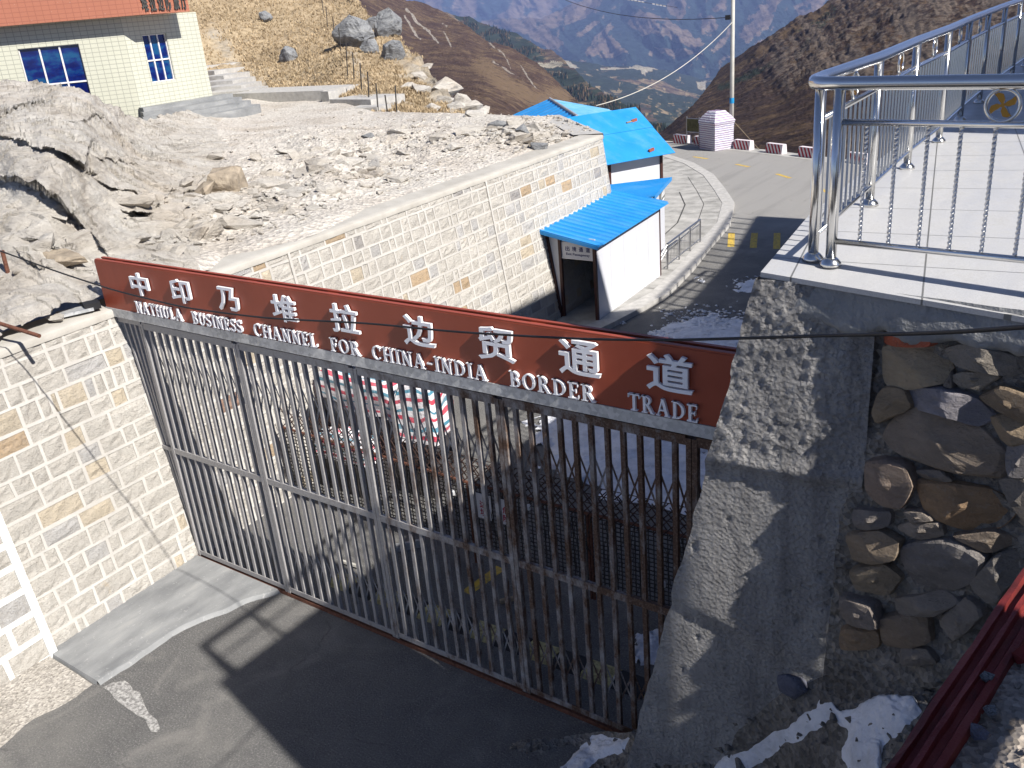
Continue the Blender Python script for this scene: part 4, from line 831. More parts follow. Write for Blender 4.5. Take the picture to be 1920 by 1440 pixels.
# ------------------------------------------------------------------ platform, pillar, rubble wall, railing
SZ = 5.35; FD = np.array([.9950, -.0995]); FN = np.array([.0995, .9950]); CNR = np.array([-2.18, 5.88])
PATH = [(-2.18, 5.88), (-2.40, 7.55), (-2.5, 9.7), (-2.55, 11.4), (-2.58, 13.0), (-2.62, 14.7), (-2.66, 16.4), (-2.69, 18.1), (-2.72, 19.8), (-2.76, 21.5), (-2.8, 23.5), (-2.85, 25.5), (-2.9, 27.6)]
fall = lambda x, y: SZ-.042*np.clip(x-CNR[0], 0, 9)*np.clip(1-(y-6)/3., 0, 1)
def build_platform():
    far = CNR+FD*5.2
    rows = [[CNR+(far-CNR)*f for f in np.linspace(0, 1, 25)]]+[[np.array(p)*(1-f)+np.array([3.1, p[1]+(-.28 if i == 0 else 0)])*f for f in np.linspace(0, 1, 25)] for i, p in enumerate(PATH[1:])]
    G = np.array([[(x, y, fall(x, y)) for x, y in r] for r in rows]); Gb = G-np.array([0, 0, .035]); mb = MB(); mb.grid(G); mb.grid(Gb, flip=True); mb.grid(np.stack([G[0], Gb[0]])); mb.grid(np.stack([G[:, 0], Gb[:, 0]])); mb.grid(np.stack([G[-1], Gb[-1]]))
    o = mb.build('platform_slab', M['tile'], loc=(CNR[0], CNR[1], SZ)); tag(o, 'raised platform paved with pale granite tiles behind the steel railing', 'platform')
    # retaining wall of the platform along the road
    mb = MB(); P = []
    for x, y in [(-2.22, 6.95)]+PATH[1:]: P.append([(x+.06-.233*(SZ-.04-z), y, z) for z in np.linspace(-.1, SZ-.04, 12)])
    P = np.array(P); P[..., 0] += fbm(P*3, 3)*.02; mb.grid(P)
    q = P[-1]; mb.add(list(q)+[(3, y, z) for _, y, z in q], [(i, i+1, 13+i, 12+i) for i in range(11)])
    o = mb.build('platform_wall', M['pebble'], loc=(-3, 10, 0)); tag(o, 'battered concrete retaining wall carrying the tiled platform above the road', 'retaining wall')
    # the concrete pillar: end of that wall, facing us
    nz, nx = 190, 70; z = np.linspace(-.05, SZ-.04, nz)[:, None]; f = np.linspace(0, 1, nx)[None]
    xl = -3.30+(z-.6)*.2330; xr = np.full_like(z, -1.40); X = xl+(xr-xl)*f; Yp = 5.855+.06*(X+2.2)
    P = col3(X, Yp, np.repeat(z, nx, 1)); rough = smooth01(3.75, 3.95, P[..., 2]); a = fbm(P*11, 3, 201)*.008*(.35+.9*rough)+fbm(P*26, 2, 203)*.012*(.3+rough)+fbm(P*2.2, 4, 205)*.012
    st = np.exp(-((P[..., 2]-3.86+.05*vnoise(P*2))/.07)**2)*.03; pit = np.clip(fbm(P*9, 3, 207)-.42, 0, 1)*.12*(1-rough)
    low = smooth01(2.25, 2.05, P[..., 2]+.25*(P[..., 0]+2)); a = a*(1-.7*low)-low*.0
    P[..., 1] -= a+st-pit+.03*(rough-.5)-.03*low
    L = np.stack([P[:, 0]+np.array([(-.004*k*k+.0)*0, k*.16, 0]) for k in range(8)], 1); L[..., 0] += fbm(L*9, 3, 211)*.02*np.array([0]+[1]*7); edge = fbm(np.stack([z[:, 0]*6, z[:, 0]*0, z[:, 0]*0], -1), 4, 213)*.03; P[:, :3, 0] += edge[:, None]*np.array([1, .6, .2]); L[:, 0] = P[:, 0]
    P[..., 1] = P[..., 1]
    t = thing('concrete_pillar', 'rough grey concrete pillar with a leaning edge at the right end of the gate', 'pillar', (-2.4, 6, 0))
    mb = MB(); mb.grid(P); mb.grid(L, flip=True); mb.build('shaft', M['pebble'], t, smooth=True)
    # cement haunch below the slab edge
    mb = MB(); n = 230; s = np.linspace(-.02, 4.6, n); low = np.interp(s, [0, .2, .45, .7, .85, 1.0, 1.3, 1.6, 1.9, 2.3, 4.6], [.34, .40, .36, .42, .36, .36, .3, .36, .34, .42, .4])+fbm(np.stack([s*5, s*0, s*0], -1), 5, 221)*.10
    G = []
    for k in range(9):
        q = k/8; p = CNR[None]+FN*(.055)+FD*s[:, None]; dz = .037+(low-.037)*q; o_ = -.02-.035*math.sin(q*2.4)+.028*fbm(np.stack([s*4, dz*5, s*0], -1), 4, 223)+(.11*smooth01(.82, 1, np.full(n, q)))
        pp = p+FN*o_[:, None]; G.append(np.concatenate([pp, (SZ-dz)[:, None]], 1))
    mb.grid(np.stack(G)); mb.build('cement_haunch', M['band'], t, smooth=True)
    # rubble wall
    BT = .075; p0 = np.array([-1.45, 5.95, 5.0]); RD = np.array([.9806, -.1961, 0]); RN = np.array([.1961, .9806, 0]); FDv = RD; UPV = RN*BT+np.array([0, 0, 1.]); nn = np.cross(UPV, FDv); nn /= np.linalg.norm(nn); nn *= np.sign(nn[1])
    S = [([(1662, 630), (1756, 628), (1758, 646), (1662, 648)], (.30, .085, .05)), ([(1660, 652), (1700, 648), (1745, 648), (1770, 668), (1783, 705), (1760, 716), (1705, 727), (1668, 722), (1657, 690)], (.23, .2, .15)),
         ([(1775, 655), (1810, 645), (1860, 650), (1905, 672), (1905, 700), (1860, 697), (1800, 682)], (.15, .145, .135)), ([(1788, 706), (1810, 695), (1845, 694), (1872, 706), (1842, 729), (1805, 720)], (.17, .16, .14)),
         ([(1700, 733), (1730, 727), (1770, 727), (1830, 745), (1860, 782), (1836, 797), (1770, 772), (1715, 766)], (.15, .155, .185)), ([(1655, 728), (1698, 733), (1712, 762), (1650, 792), (1638, 772)], (.17, .14, .1)),
         ([(1692, 775), (1735, 768), (1772, 776), (1830, 800), (1882, 848), (1866, 892), (1800, 884), (1740, 866), (1690, 846), (1663, 822)], (.16, .14, .12)), ([(1838, 742), (1880, 722), (1935, 738), (1935, 790), (1875, 768)], (.14, .115, .085)),
         ([(1852, 786), (1890, 774), (1935, 796), (1935, 826), (1895, 832), (1858, 812)], (.18, .15, .11)), ([(1886, 838), (1935, 828), (1935, 892), (1898, 888)], (.15, .15, .16)), ([(1628, 868), (1660, 860), (1702, 872), (1716, 905), (1692, 948), (1650, 940), (1625, 920)], (.17, .14, .12)),
         ([(1722, 902), (1780, 905), (1850, 922), (1898, 950), (1872, 988), (1805, 992), (1745, 964)], (.19, .135, .085)), ([(1868, 898), (1935, 900), (1935, 985), (1902, 948)], (.13, .125, .12)), ([(1680, 990), (1720, 972), (1764, 976), (1772, 1000), (1732, 1008)], (.16, .15, .14)),
         ([(1590, 1002), (1650, 992), (1690, 1012), (1682, 1042), (1640, 1055), (1598, 1048)], (.16, .135, .105)), ([(1690, 1030), (1735, 1012), (1785, 1012), (1848, 1042), (1832, 1080), (1770, 1112), (1722, 1098)], (.12, .12, .125)), ([(1598, 1066), (1660, 1052), (1690, 1082), (1670, 1112), (1610, 1104)], (.15, .13, .1)),
         ([(1678, 1122), (1760, 1107), (1800, 1128), (1752, 1152), (1690, 1150)], (.14, .135, .13)), ([(1578, 1112), (1640, 1130), (1652, 1172), (1588, 1168)], (.14, .13, .125)), ([(1655, 1158), (1735, 1150), (1746, 1202), (1700, 1214), (1660, 1208)], (.15, .125, .1)), ([(1576, 1174), (1640, 1180), (1648, 1214), (1580, 1218)], (.17, .13, .09)),
         ([(1820, 1092), (1870, 1040), (1915, 1032), (1915, 1075), (1860, 1134)], (.12, .12, .12)), ([(1760, 1160), (1815, 1120), (1850, 1150), (1790, 1200)], (.13, .125, .12)), ([(1720, 880), (1765, 880), (1790, 900), (1735, 900)], (.13, .12, .11)), ([(1700, 950), (1740, 955), (1760, 972), (1715, 975)], (.14, .13, .12)),
         ([(1790, 1000), (1870, 995), (1910, 1020), (1850, 1035)], (.14, .12, .1)), ([(1690, 1215), (1740, 1215), (1760, 1240), (1690, 1245)], (.12, .115, .11)), ([(1600, 955), (1670, 955), (1672, 985), (1610, 990)], (.13, .125, .125)), ([(1790, 690), (1770, 720), (1790, 726)], (.1, .095, .09))]
    mb = MB(); rg = np.random.default_rng(31)
    def stone(poly, c, k):
        q = np.array([((w-p0)@FDv, w[2]-p0[2]) for w in [onpl(p, p0, nn) for p in poly]]); m = q.mean(0); n0 = len(q); dense = []
        for i in range(n0):
            a, b = q[i], q[(i+1) % n0]
            for f in np.linspace(0, 1, 5)[:-1]: dense.append(a*(1-f)+b*f)
        d = np.array(dense)
        for _ in range(1): d = .6*d+.2*np.roll(d, 1, 0)+.2*np.roll(d, -1, 0)
        n = len(d); rings = []; hgt = rg.uniform(.05, .10); tilt = rg.normal(0, .10, 2); cuts = [(hgt*rg.uniform(.8, 1.15), rg.normal(0, .26, 2)) for _ in range(4)]
        for sc, o in ((1.18, -.10), (1.14, -.02), (1.09, hgt*.55), (.98, hgt*.92), (.64, hgt*1.1), (.3, hgt*1.15)):
            r = m+(d-m)*sc; r = r+.012*np.c_[vnoise(np.c_[r*9, np.full(n, k)], 3), vnoise(np.c_[r*9, np.full(n, k+.5)], 4)]; o2 = o+((r-m)@tilt)*(o > 0)+.022*fbm(np.c_[r*9, np.full(n, k)], 4, 7)*(o > 0); o2 = np.minimum.reduce([o2]+[h0+(r-m)@gr for h0, gr in cuts]) if o > 0 else o2; rings.append([p0+FDv*u-nn*oo+UPV*v for (u, v), oo in zip(r, o2)])
        V = np.array(rings); fs = [(i*n+j, i*n+(j+1) % n, (i+1)*n+(j+1) % n, (i+1)*n+j) for i in range(5) for j in range(n)]
        vs = V.reshape(-1, 3); ctr = p0+FDv*m[0]-nn*hgt*1.1+UPV*m[1]; mb.add(list(vs)+[ctr], fs+[(5*n+j, 5*n+(j+1) % n, 6*n) for j in range(n)], 0, c)
    for k, (poly, c) in enumerate(S): stone(poly, c, k)
    for k in range(26):                                     # smaller stones to the right, outside the frame and down in the corners
        s0, z0 = (rg.uniform(1.35, 3.6), rg.uniform(1.2, 4.9)) if k < 26 else (rg.uniform(.05, 1.35), rg.uniform(1.9, 4.5)); w, h = (rg.uniform(.12, .3), rg.uniform(.08, .18)) if k < 26 else (rg.uniform(.05, .10), rg.uniform(.035, .07)); a = rg.uniform(0, .5)
        pts = []
        for q in range(6): an = q*1.047+a; u, v = s0+w*math.cos(an), z0+h*math.sin(an); w3 = p0+FDv*u+UPV*(v-5); cc = RC.T@(w3-EYE); pts.append((960+F_PX*cc[0]/cc[2], 720+F_PX*cc[1]/cc[2]))
        g = rg.uniform(.8, 1.2); stone(pts, (.15*g, .135*g, .115*g), 60+k)
    nu, nv = 120, 110; U, Vv = np.meshgrid(np.linspace(-.08, 4.6, nu), np.linspace(.8, 5.2, nv)); B = p0+U[..., None]*FDv+(Vv[..., None]-5)*UPV; B = B+nn*(.030-.05*fbm(B*5, 4, 231)-.025*fbm(B*16, 3, 233))[..., None]
    mb.grid(B, 1, col=(.12, .12, .12)); o = mb.build('rubble_wall', [M['fieldstone'], M['dgravel']], loc=(-1.4, 5.8, .9)); tag(o, 'dark rubble wall of large brown and grey fieldstones right of the pillar', 'stone wall')
    return p0, nn
RW0, RWN = build_platform()
def build_railing():
    HZ, MZ, BZ = 6.55, 6.31, 5.52
    t = thing('steel_railing', 'polished stainless steel railing with twisted balusters around the tiled platform', 'railing', (-1.8, 6.19, SZ))
    side = [(-1.95, 6.28), (-2.04, 8.05), (-2.13, 9.73), (-2.17, 11.35), (-2.26, 13.0), (-2.33, 14.7), (-2.38, 16.4), (-2.41, 18.1), (-2.44, 19.8), (-2.48, 21.5)]
    front = [np.array([-1.80, 6.19])+FD*s for s in (0, 1.7, 3.4)]
    front = [tuple(p) for p in front]
    hl = [(*p, HZ) for p in side[::-1][:-1]]; c = np.array([-2.0, 6.30])
    arc = [(-2.045, 6.62, HZ), (-2.03, 6.40, HZ), (-1.985, 6.27, HZ), (-1.90, 6.215, HZ), (-1.78, 6.185, HZ)]
    mb = MB(); mb.tube(hl+arc+[(*p, HZ) for p in front[1:]], .043, 16); mb.build('handrail', M['steel'], t, smooth=True)
    mb = MB(); mb.tube([(*p, MZ) for p in front], .021, 10); mb.build('middle_rail', M['steel'], t, smooth=True)
    mb = MB(); mb.tube([(*p, MZ) for p in side], .021, 10); mb.build('middle_rail', M['steel'], t, smooth=True)
    mb = MB(); mb.tube([(*p, BZ) for p in front], .021, 10); mb.build('bottom_rail', M['steel'], t, smooth=True)
    mb = MB(); mb.tube([(*p, BZ) for p in side], .021, 10); mb.build('bottom_rail', M['steel'], t, smooth=True)
    for i, (x, y) in enumerate([front[0], front[1], front[2]]+side):
        mb = MB(); mb.tube([(x, y, SZ+.012), (x, y, HZ-.03)], .036, 14); p = mb.build('post', M['steel'], t, smooth=True)
        mb = MB(); mb.tube([(x, y, SZ), (x, y, SZ+.02), (x, y, SZ+.045), (x, y, SZ+.055)], [.075, .072, .05, .038], 16); mb.build('base_flange', M['steel'], p, smooth=True)
    def baluster(x, y, det):
        z0, z1 = BZ+.012, MZ-.012; n = 150 if det else 3; rad = .0125; ns = 6; vs = []; fs = []
        for i in range(n+1):
            z = z0+(z1-z0)*i/n; tw = i*.25 if det else 0
            for k in range(4): a = tw+k*math.pi/2+.78; r = rad*(1.06 if det else 1); vs.append((x+r*math.cos(a), y+r*math.sin(a), z))
        for i in range(n):
            for k in range(4): fs.append((i*4+k, i*4+(k+1) % 4, (i+1)*4+(k+1) % 4, (i+1)*4+k))
        mb = MB(); mb.add(vs, fs); mb.build('baluster', M['steel'], t, smooth=False)
    for a, b, det, m in [(front[0], front[1], True, 8), (front[1], front[2], True, 4)]+[(side[i], side[i+1], False, 11 if i < 4 else 7) for i in range(len(side)-1)]:
        a, b = np.array(a), np.array(b)
        for k in range(m): p = a+(b-a)*(k+1)/(m+1); baluster(p[0], p[1], det)
    # ring emblems between the upper rails
    def emblem(a, b, f, blades):
        a, b = np.array(a), np.array(b); p = a+(b-a)*f; d = np.append((b-a)/np.linalg.norm(b-a), 0); zc = (HZ-.04+MZ+.02)/2; r = .092; ctr = np.array([p[0], p[1], zc]); up = np.array([0, 0, 1.])
        mb = MB(); mb.tube([ctr+r*(math.cos(q)*d+math.sin(q)*up) for q in np.linspace(0, 2*math.pi, 29)], .011, 8, caps=False); o = mb.build('ring', M['steel'], t, smooth=True)
        if blades:
            n = np.cross(d, up)
            for k in range(4):
                q0 = k*math.pi/2+.25; pts = [(0, 0), (.030, -.016), (.062, -.012), (.076, .012), (.070, .034), (.050, .022), (.028, .016)]
                ca, sa = math.cos(q0), math.sin(q0); fr = lambda u, v, h: ctr+(u*ca-v*sa)*d+(u*sa+v*ca)*up+n*h
                mb = MB(); mb.prism(pts, -.004, .004, fr); mb.build('blade', M['gold'], o)
            mb = MB(); mb.tube([ctr-n*.008, ctr+n*.008], .012, 10); mb.build('hub', M['gold'], o)
    fx = ony((1860, 195), 5.95); f = np.dot(fx[:2]-np.array(front[0]), FD)/1.66
    emblem(front[0], front[1], f, True)
    for i in range(5): emblem(side[i], side[i+1], .55, i < 2)
build_railing()

# ------------------------------------------------------------------ sheds
def corrugated(a, b, c, d, n, amp, thick=.03, rep=9):
    """roof sheet with ribs: a-b low edge, d-c high edge; ribs run from the low to the high edge"""
    a, b, c, d = map(np.array, (a, b, c, d)); nrm = np.cross(b-a, d-a); nrm = nrm/np.linalg.norm(nrm); nrm *= np.sign(nrm[2]); mb = MB(); m = n*rep; T = []; Bt = []
    for i in range(m+1):
        f = i/m; ph = (f*n) % 1; h = amp*(1 if ph < .28 else max(0, 1-(ph-.28)/.1) if ph < .38 else 0 if ph < .9 else (ph-.9)/.1)
        lo, hi = a*(1-f)+b*f, d*(1-f)+c*f; T.append([lo+nrm*h, hi+nrm*h]); Bt.append([lo+nrm*(h-thick), hi+nrm*(h-thick)])
    T = np.array(T); Bt = np.array(Bt); mb.grid(T); mb.grid(Bt, flip=True)
    for e in (0, 1): mb.grid(np.stack([T[:, e], Bt[:, e]]))
    mb.grid(np.stack([T[0], Bt[0]])); mb.grid(np.stack([T[-1], Bt[-1]])); return mb
def build_sheds():
    # passage shed against the wall
    t = thing('passage_shed', 'white panel passage shed with a ribbed blue roof and a bilingual sign over its doorway', 'shed', (-10.9, 17.6, 0))
    yf, yb = 17.6, 21.35; xr0, xr1 = -10.42, -10.69; W0 = lambda z, y=yf: WX(y, z)+.02
    mb = MB(); mb.bar((xr0-.025, yf, .97+.05), (xr1-.025, yb, .97+.05), 1.86, .05, (0, 0, 1)); mb.build('side_wall', M['panel'], t)
    mb = MB()
    for f in (.2, .4, .6, .8): p = np.array([xr0, yf, 0])*(1-f)+np.array([xr1, yb, 0])*f; mb.bar(p+[.002, 0, .1], p+[.002, 0, 1.93], .012, .006, (0, 1, 0))
    mb.build('panel_joint', M['signwhite'], t)
    mb = MB(); mb.bar((xr0-.012, yf, .045), (xr1-.012, yb, .045), .09, .07, (0, 0, 1)); mb.build('sill', M['brown'], t)
    for nm, x, y, z1 in (('corner_post', xr0-.03, yf-.03, 1.96), ('corner_post', xr1-.03, yb+.03, 2.02), ('door_post', -11.38, yf-.03, 2.08)):
        mb = MB(); mb.box((x-.035, y-.035, 0), (x+.035, y+.035, z1)); mb.build(nm, M['brown'], t)
    mb = MB(); mb.bar((W0(0), yf-.02, 0), (W0(2.2), yf-.02, 2.2), .07, .07, (1, 0, 0)); mb.build('wall_post', M['brown'], t)
    mb = MB(); mb.add([(W0(0)+.03, yf, 0), (-11.41, yf, 0), (-11.41, yf, 2.09), (W0(2.18)+.03, yf, 2.2), (W0(0)+.03, yf+.04, 0), (-11.41, yf+.04, 0), (-11.41, yf+.04, 2.09), (W0(2.18)+.03, yf+.04, 2.2)], [(0, 1, 2, 3), (7, 6, 5, 4), (1, 5, 6, 2), (0, 3, 7, 4)]); mb.build('front_panel', M['panel'], t)
    mb = MB(); mb.box((-11.345, yf-.03, 1.58), (-10.485, yf, 1.95)); sg = mb.build('door_sign', M['signwhite'], t)
    mb = MB(); mb.box((-11.35, yf-.04, 1.555), (-10.48, yf+.01, 1.58)); mb.build('sign_frame', M['alu'], sg)
    for i, ch in enumerate('出境通道'):
        mb = MB(); cx = -11.18+i*.185; text_solid(mb, ch, lambda u, v, d: (cx+u, yf-.03-d, 1.80+v), .115, .115, .004, .02); mb.build('character', M['signblue'], sg)
    mb = MB(); text_solid(mb, 'Exit Passageway', lambda u, v, d: (-10.90+u, yf-.03-d, 1.665+v), .64, .075, .004, .016); mb.build('caption', M['signblue'], sg)
    mb = MB(); mb.box((-11.34, yf+.0, 1.95), (-10.45, yf+.03, 2.06)); mb.build('header', M['panel'], t)
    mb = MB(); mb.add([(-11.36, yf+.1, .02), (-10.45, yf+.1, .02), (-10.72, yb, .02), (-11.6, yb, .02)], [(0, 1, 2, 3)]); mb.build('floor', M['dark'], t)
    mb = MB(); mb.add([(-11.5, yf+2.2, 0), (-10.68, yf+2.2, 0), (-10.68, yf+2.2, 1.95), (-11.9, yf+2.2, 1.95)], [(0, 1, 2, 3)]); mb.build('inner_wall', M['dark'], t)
    a, b, c, d = (-10.24, 17.36, 1.96), (-10.52, 21.52, 2.06), (-12.36, 21.42, 2.38), (-12.10, 17.36, 2.27)
    mb = corrugated(a, b, c, d, 17, .035); mb.build('roof', M['blue'], t)
    mb = MB(); mb.bar((-10.22, 17.345, 1.93), (-12.12, 17.345, 2.25), .075, .012, (0, 0, 1)); mb.bar((-10.22, 17.345, 1.955), (-10.51, 21.53, 2.05), .02, .03, (0, 0, 1)); mb.build('roof_trim', M['blue'], t)
    # second passage behind it
    t = thing('far_passage_shed', 'small blue canopy with a grey lettered board, just behind the ribbed roof shed', 'shed', (-11.3, 22.8, 0))
    e0, e1 = np.array([-10.98, 21.65, 2.16]), np.array([-11.62, 24.0, 2.19]); up = np.array([-1.9, -.35, 0]); hi = zat((1150, 347), (e1+up)[:2]); up[2] = hi[2]-e1[2]
    mb = corrugated(e0, e1, e1+up*.98, e0+up, 15, .02, .025); mb.build('roof', M['blue'], t)
    mb = MB(); mb.bar(e0+[.02, 0, -.02], e1+[.02, 0, -.02], .10, .02, (0, 0, 1)); mb.build('roof_trim', M['blue'], t)
    w0, w1 = e0+[-.1, .1, -1.1], e1+[-.12, -.25, -1.1]; mb = MB(); mb.bar(w0, w1, 2.0, .05, (0, 0, 1)); mb.build('side_wall', M['panel'], t)
    d = (w1-w0)/np.linalg.norm(w1-w0); nr = np.array([d[1], -d[0], 0])
    c = w0*.28+w1*.72+nr*.05+np.array([0, 0, .78]); mb = MB(); mb.obox(c, d*.42, nr*.012, [0, 0, .2]); sg = mb.build('board', M['signgrey'], t)
    for i, ch in enumerate('入境通道'):
        mb = MB(); cc = c+d*(-.27+.18*i); text_solid(mb, ch, lambda u, v, q: cc+d*u+nr*(.012+q)+np.array([0, 0, 1])*(v+.03), .13, .15, .004, .02); mb.build('character', M['letter'], sg)
    mb = MB(); mb.obox(c-np.array([0, 0, .14]), d*.32, nr*.016, [0, 0, .022]); mb.build('caption', M['letter'], sg)
    # big shed with the smooth blue roof
    A = np.array([-13.77, 27.67, 0]); u = np.array([-.454, -.891, 0]); v = np.array([-.891, .454, 0]); z_ = np.array([0, 0, 1.])
    t = thing('blue_roofed_hut', 'white hut with a broad smooth blue roof at the bend of the road', 'hut', A)
    mb = MB(); mb.bar(A+u*.05+z_*1.1, A+u*4.3+z_*1.1, 2.18, .06, (0, 0, 1)); mb.bar(A+v*.05+z_*1.1, A+v*2.3+z_*1.1, 2.18, .06, (0, 0, 1)); mb.build('wall', M['panel'], t)
    for s in (0, 2.05, 4.3): mb = MB(); p = A+u*s-v*.03; mb.obox(p+z_*1.1, u*.045, v*.045, z_*1.1); mb.build('column', M['brown'], t)
    mb = MB(); mb.bar(A-v*.04+z_*.04, A+u*4.3-v*.04+z_*.04, .08, .08, (0, 0, 1)); mb.build('sill', M['brown'], t)
    E0, E1 = A-u*.3-v*.42+z_*2.24, A+u*4.6-v*.42+z_*2.24; R0, R1 = A-u*.3+v*1.75+z_*3.55, A+u*4.6+v*1.75+z_*3.55; G0, G1 = A-u*.3+v*2.5+z_*2.9, A+u*4.6+v*2.5+z_*2.9
    M0, M1 = E0*.42+R0*.58, E1*.42+R1*.58
    nrm = np.cross(E1-E0, R0-E0); nrm /= np.linalg.norm(nrm); nrm *= np.sign(nrm[2])
    mb = MB()
    for p, q, r, s, o in ((E0, E1, M1, M0, 0), (M0-(R0-E0)*.03, M1-(R1-E1)*.03, R1, R0, .018)): mb.add([p+nrm*o, q+nrm*o, r+nrm*o, s+nrm*o, p+nrm*(o-.02), q+nrm*(o-.02), r+nrm*(o-.02), s+nrm*(o-.02)], [(0, 1, 2, 3), (7, 6, 5, 4), (0, 4, 5, 1), (1, 5, 6, 2), (2, 6, 7, 3), (3, 7, 4, 0)])
    mb.add([R0, R1, G1, G0, R0-z_*.03, R1-z_*.03, G1-z_*.03, G0-z_*.03], [(0, 1, 2, 3), (7, 6, 5, 4), (0, 4, 7, 3), (2, 6, 7, 3)]); mb.build('roof', M['blue'], t)
    # timber offcuts on that roof
    def on_roof(px): return onpl(px, E0, nrm)
    for nm, lb, pa, pb, mat, w in (('timber_offcut', 'short pale stick lying high on the broad blue hut roof', (1174, 232), (1184, 229), 'wood', .03), ('brick_weight', 'reddish brick on the upper part of the broad blue hut roof', (1184, 229), (1193, 226), 'brick', .09), ('brick_fragment', 'reddish brick fragment near the lower edge of the broad blue hut roof', (1216, 285), (1225, 281), 'brick', .09)):
        mb = MB(); a, b = on_roof(pa)+nrm*(.04), on_roof(pb)+nrm*(.04); mb.bar(a, b, w, .06, (0, 0, 1)); o = mb.build(nm, M[mat], loc=(a+b)/2); tag(o, lb, 'debris')
    # further hut, its ridge running towards us
    t = thing('ridged_hut', 'hut behind the terrace showing only two blue roof slopes and a dark ridge cap', 'hut', (-17, 27, 0))
    Ra, Rb = onz((1031, 186), 2.75), onz((1082, 219), 2.75); La = onz((938, 218), 2.0); d = (Rb-Ra)[:2]; pr = np.array([-d[1], d[0]])/np.linalg.norm(d); pr *= np.sign(pr@(La-Ra)[:2]); sp = abs(pr@(La-Ra)[:2])
    Lb = Rb+np.array([*(pr*sp), La[2]-Rb[2]]); La2 = Ra+np.array([*(pr*sp), La[2]-Ra[2]]); La2 = La2
    Rga = onz((1142, 206), 1.9); Rgb = Rga+(Rb-Ra)
    mb = corrugated(Lb, La2, Ra, Rb, 10, .03); mb.build('roof', M['blue'], t); mb = corrugated(Rga, Rgb, Rb, Ra, 16, .03); mb.build('roof_slope', M['sunlitblue'], t)
    mb = MB(); mb.tube([Ra+z_*.04, Rb+z_*.04], .06, 6); mb.build('ridge_cap', M['galv'], t)
    for q in (Rb+np.array([*(pr*.1), -.05]), Lb+np.array([.3, .3, -.1])): mb = MB(); mb.tube([q, q*np.array([1, 1, 0])], .05, 6); mb.build('post', M['dsteel'], t)
    mb = MB(); w = Rb+np.array([*(-d/np.linalg.norm(d)*.4), -.15]); l2, r2 = Lb+np.array([*(-d/np.linalg.norm(d)*.4), -.1]), Rgb+np.array([*(-d/np.linalg.norm(d)*.4), -.1]); mb.add([l2, w, r2, r2*[1, 1, 0], l2*[1, 1, 0]], [(0, 1, 2, 3, 4)]); mb.build('gable_wall', M['panel'], t)
build_sheds()

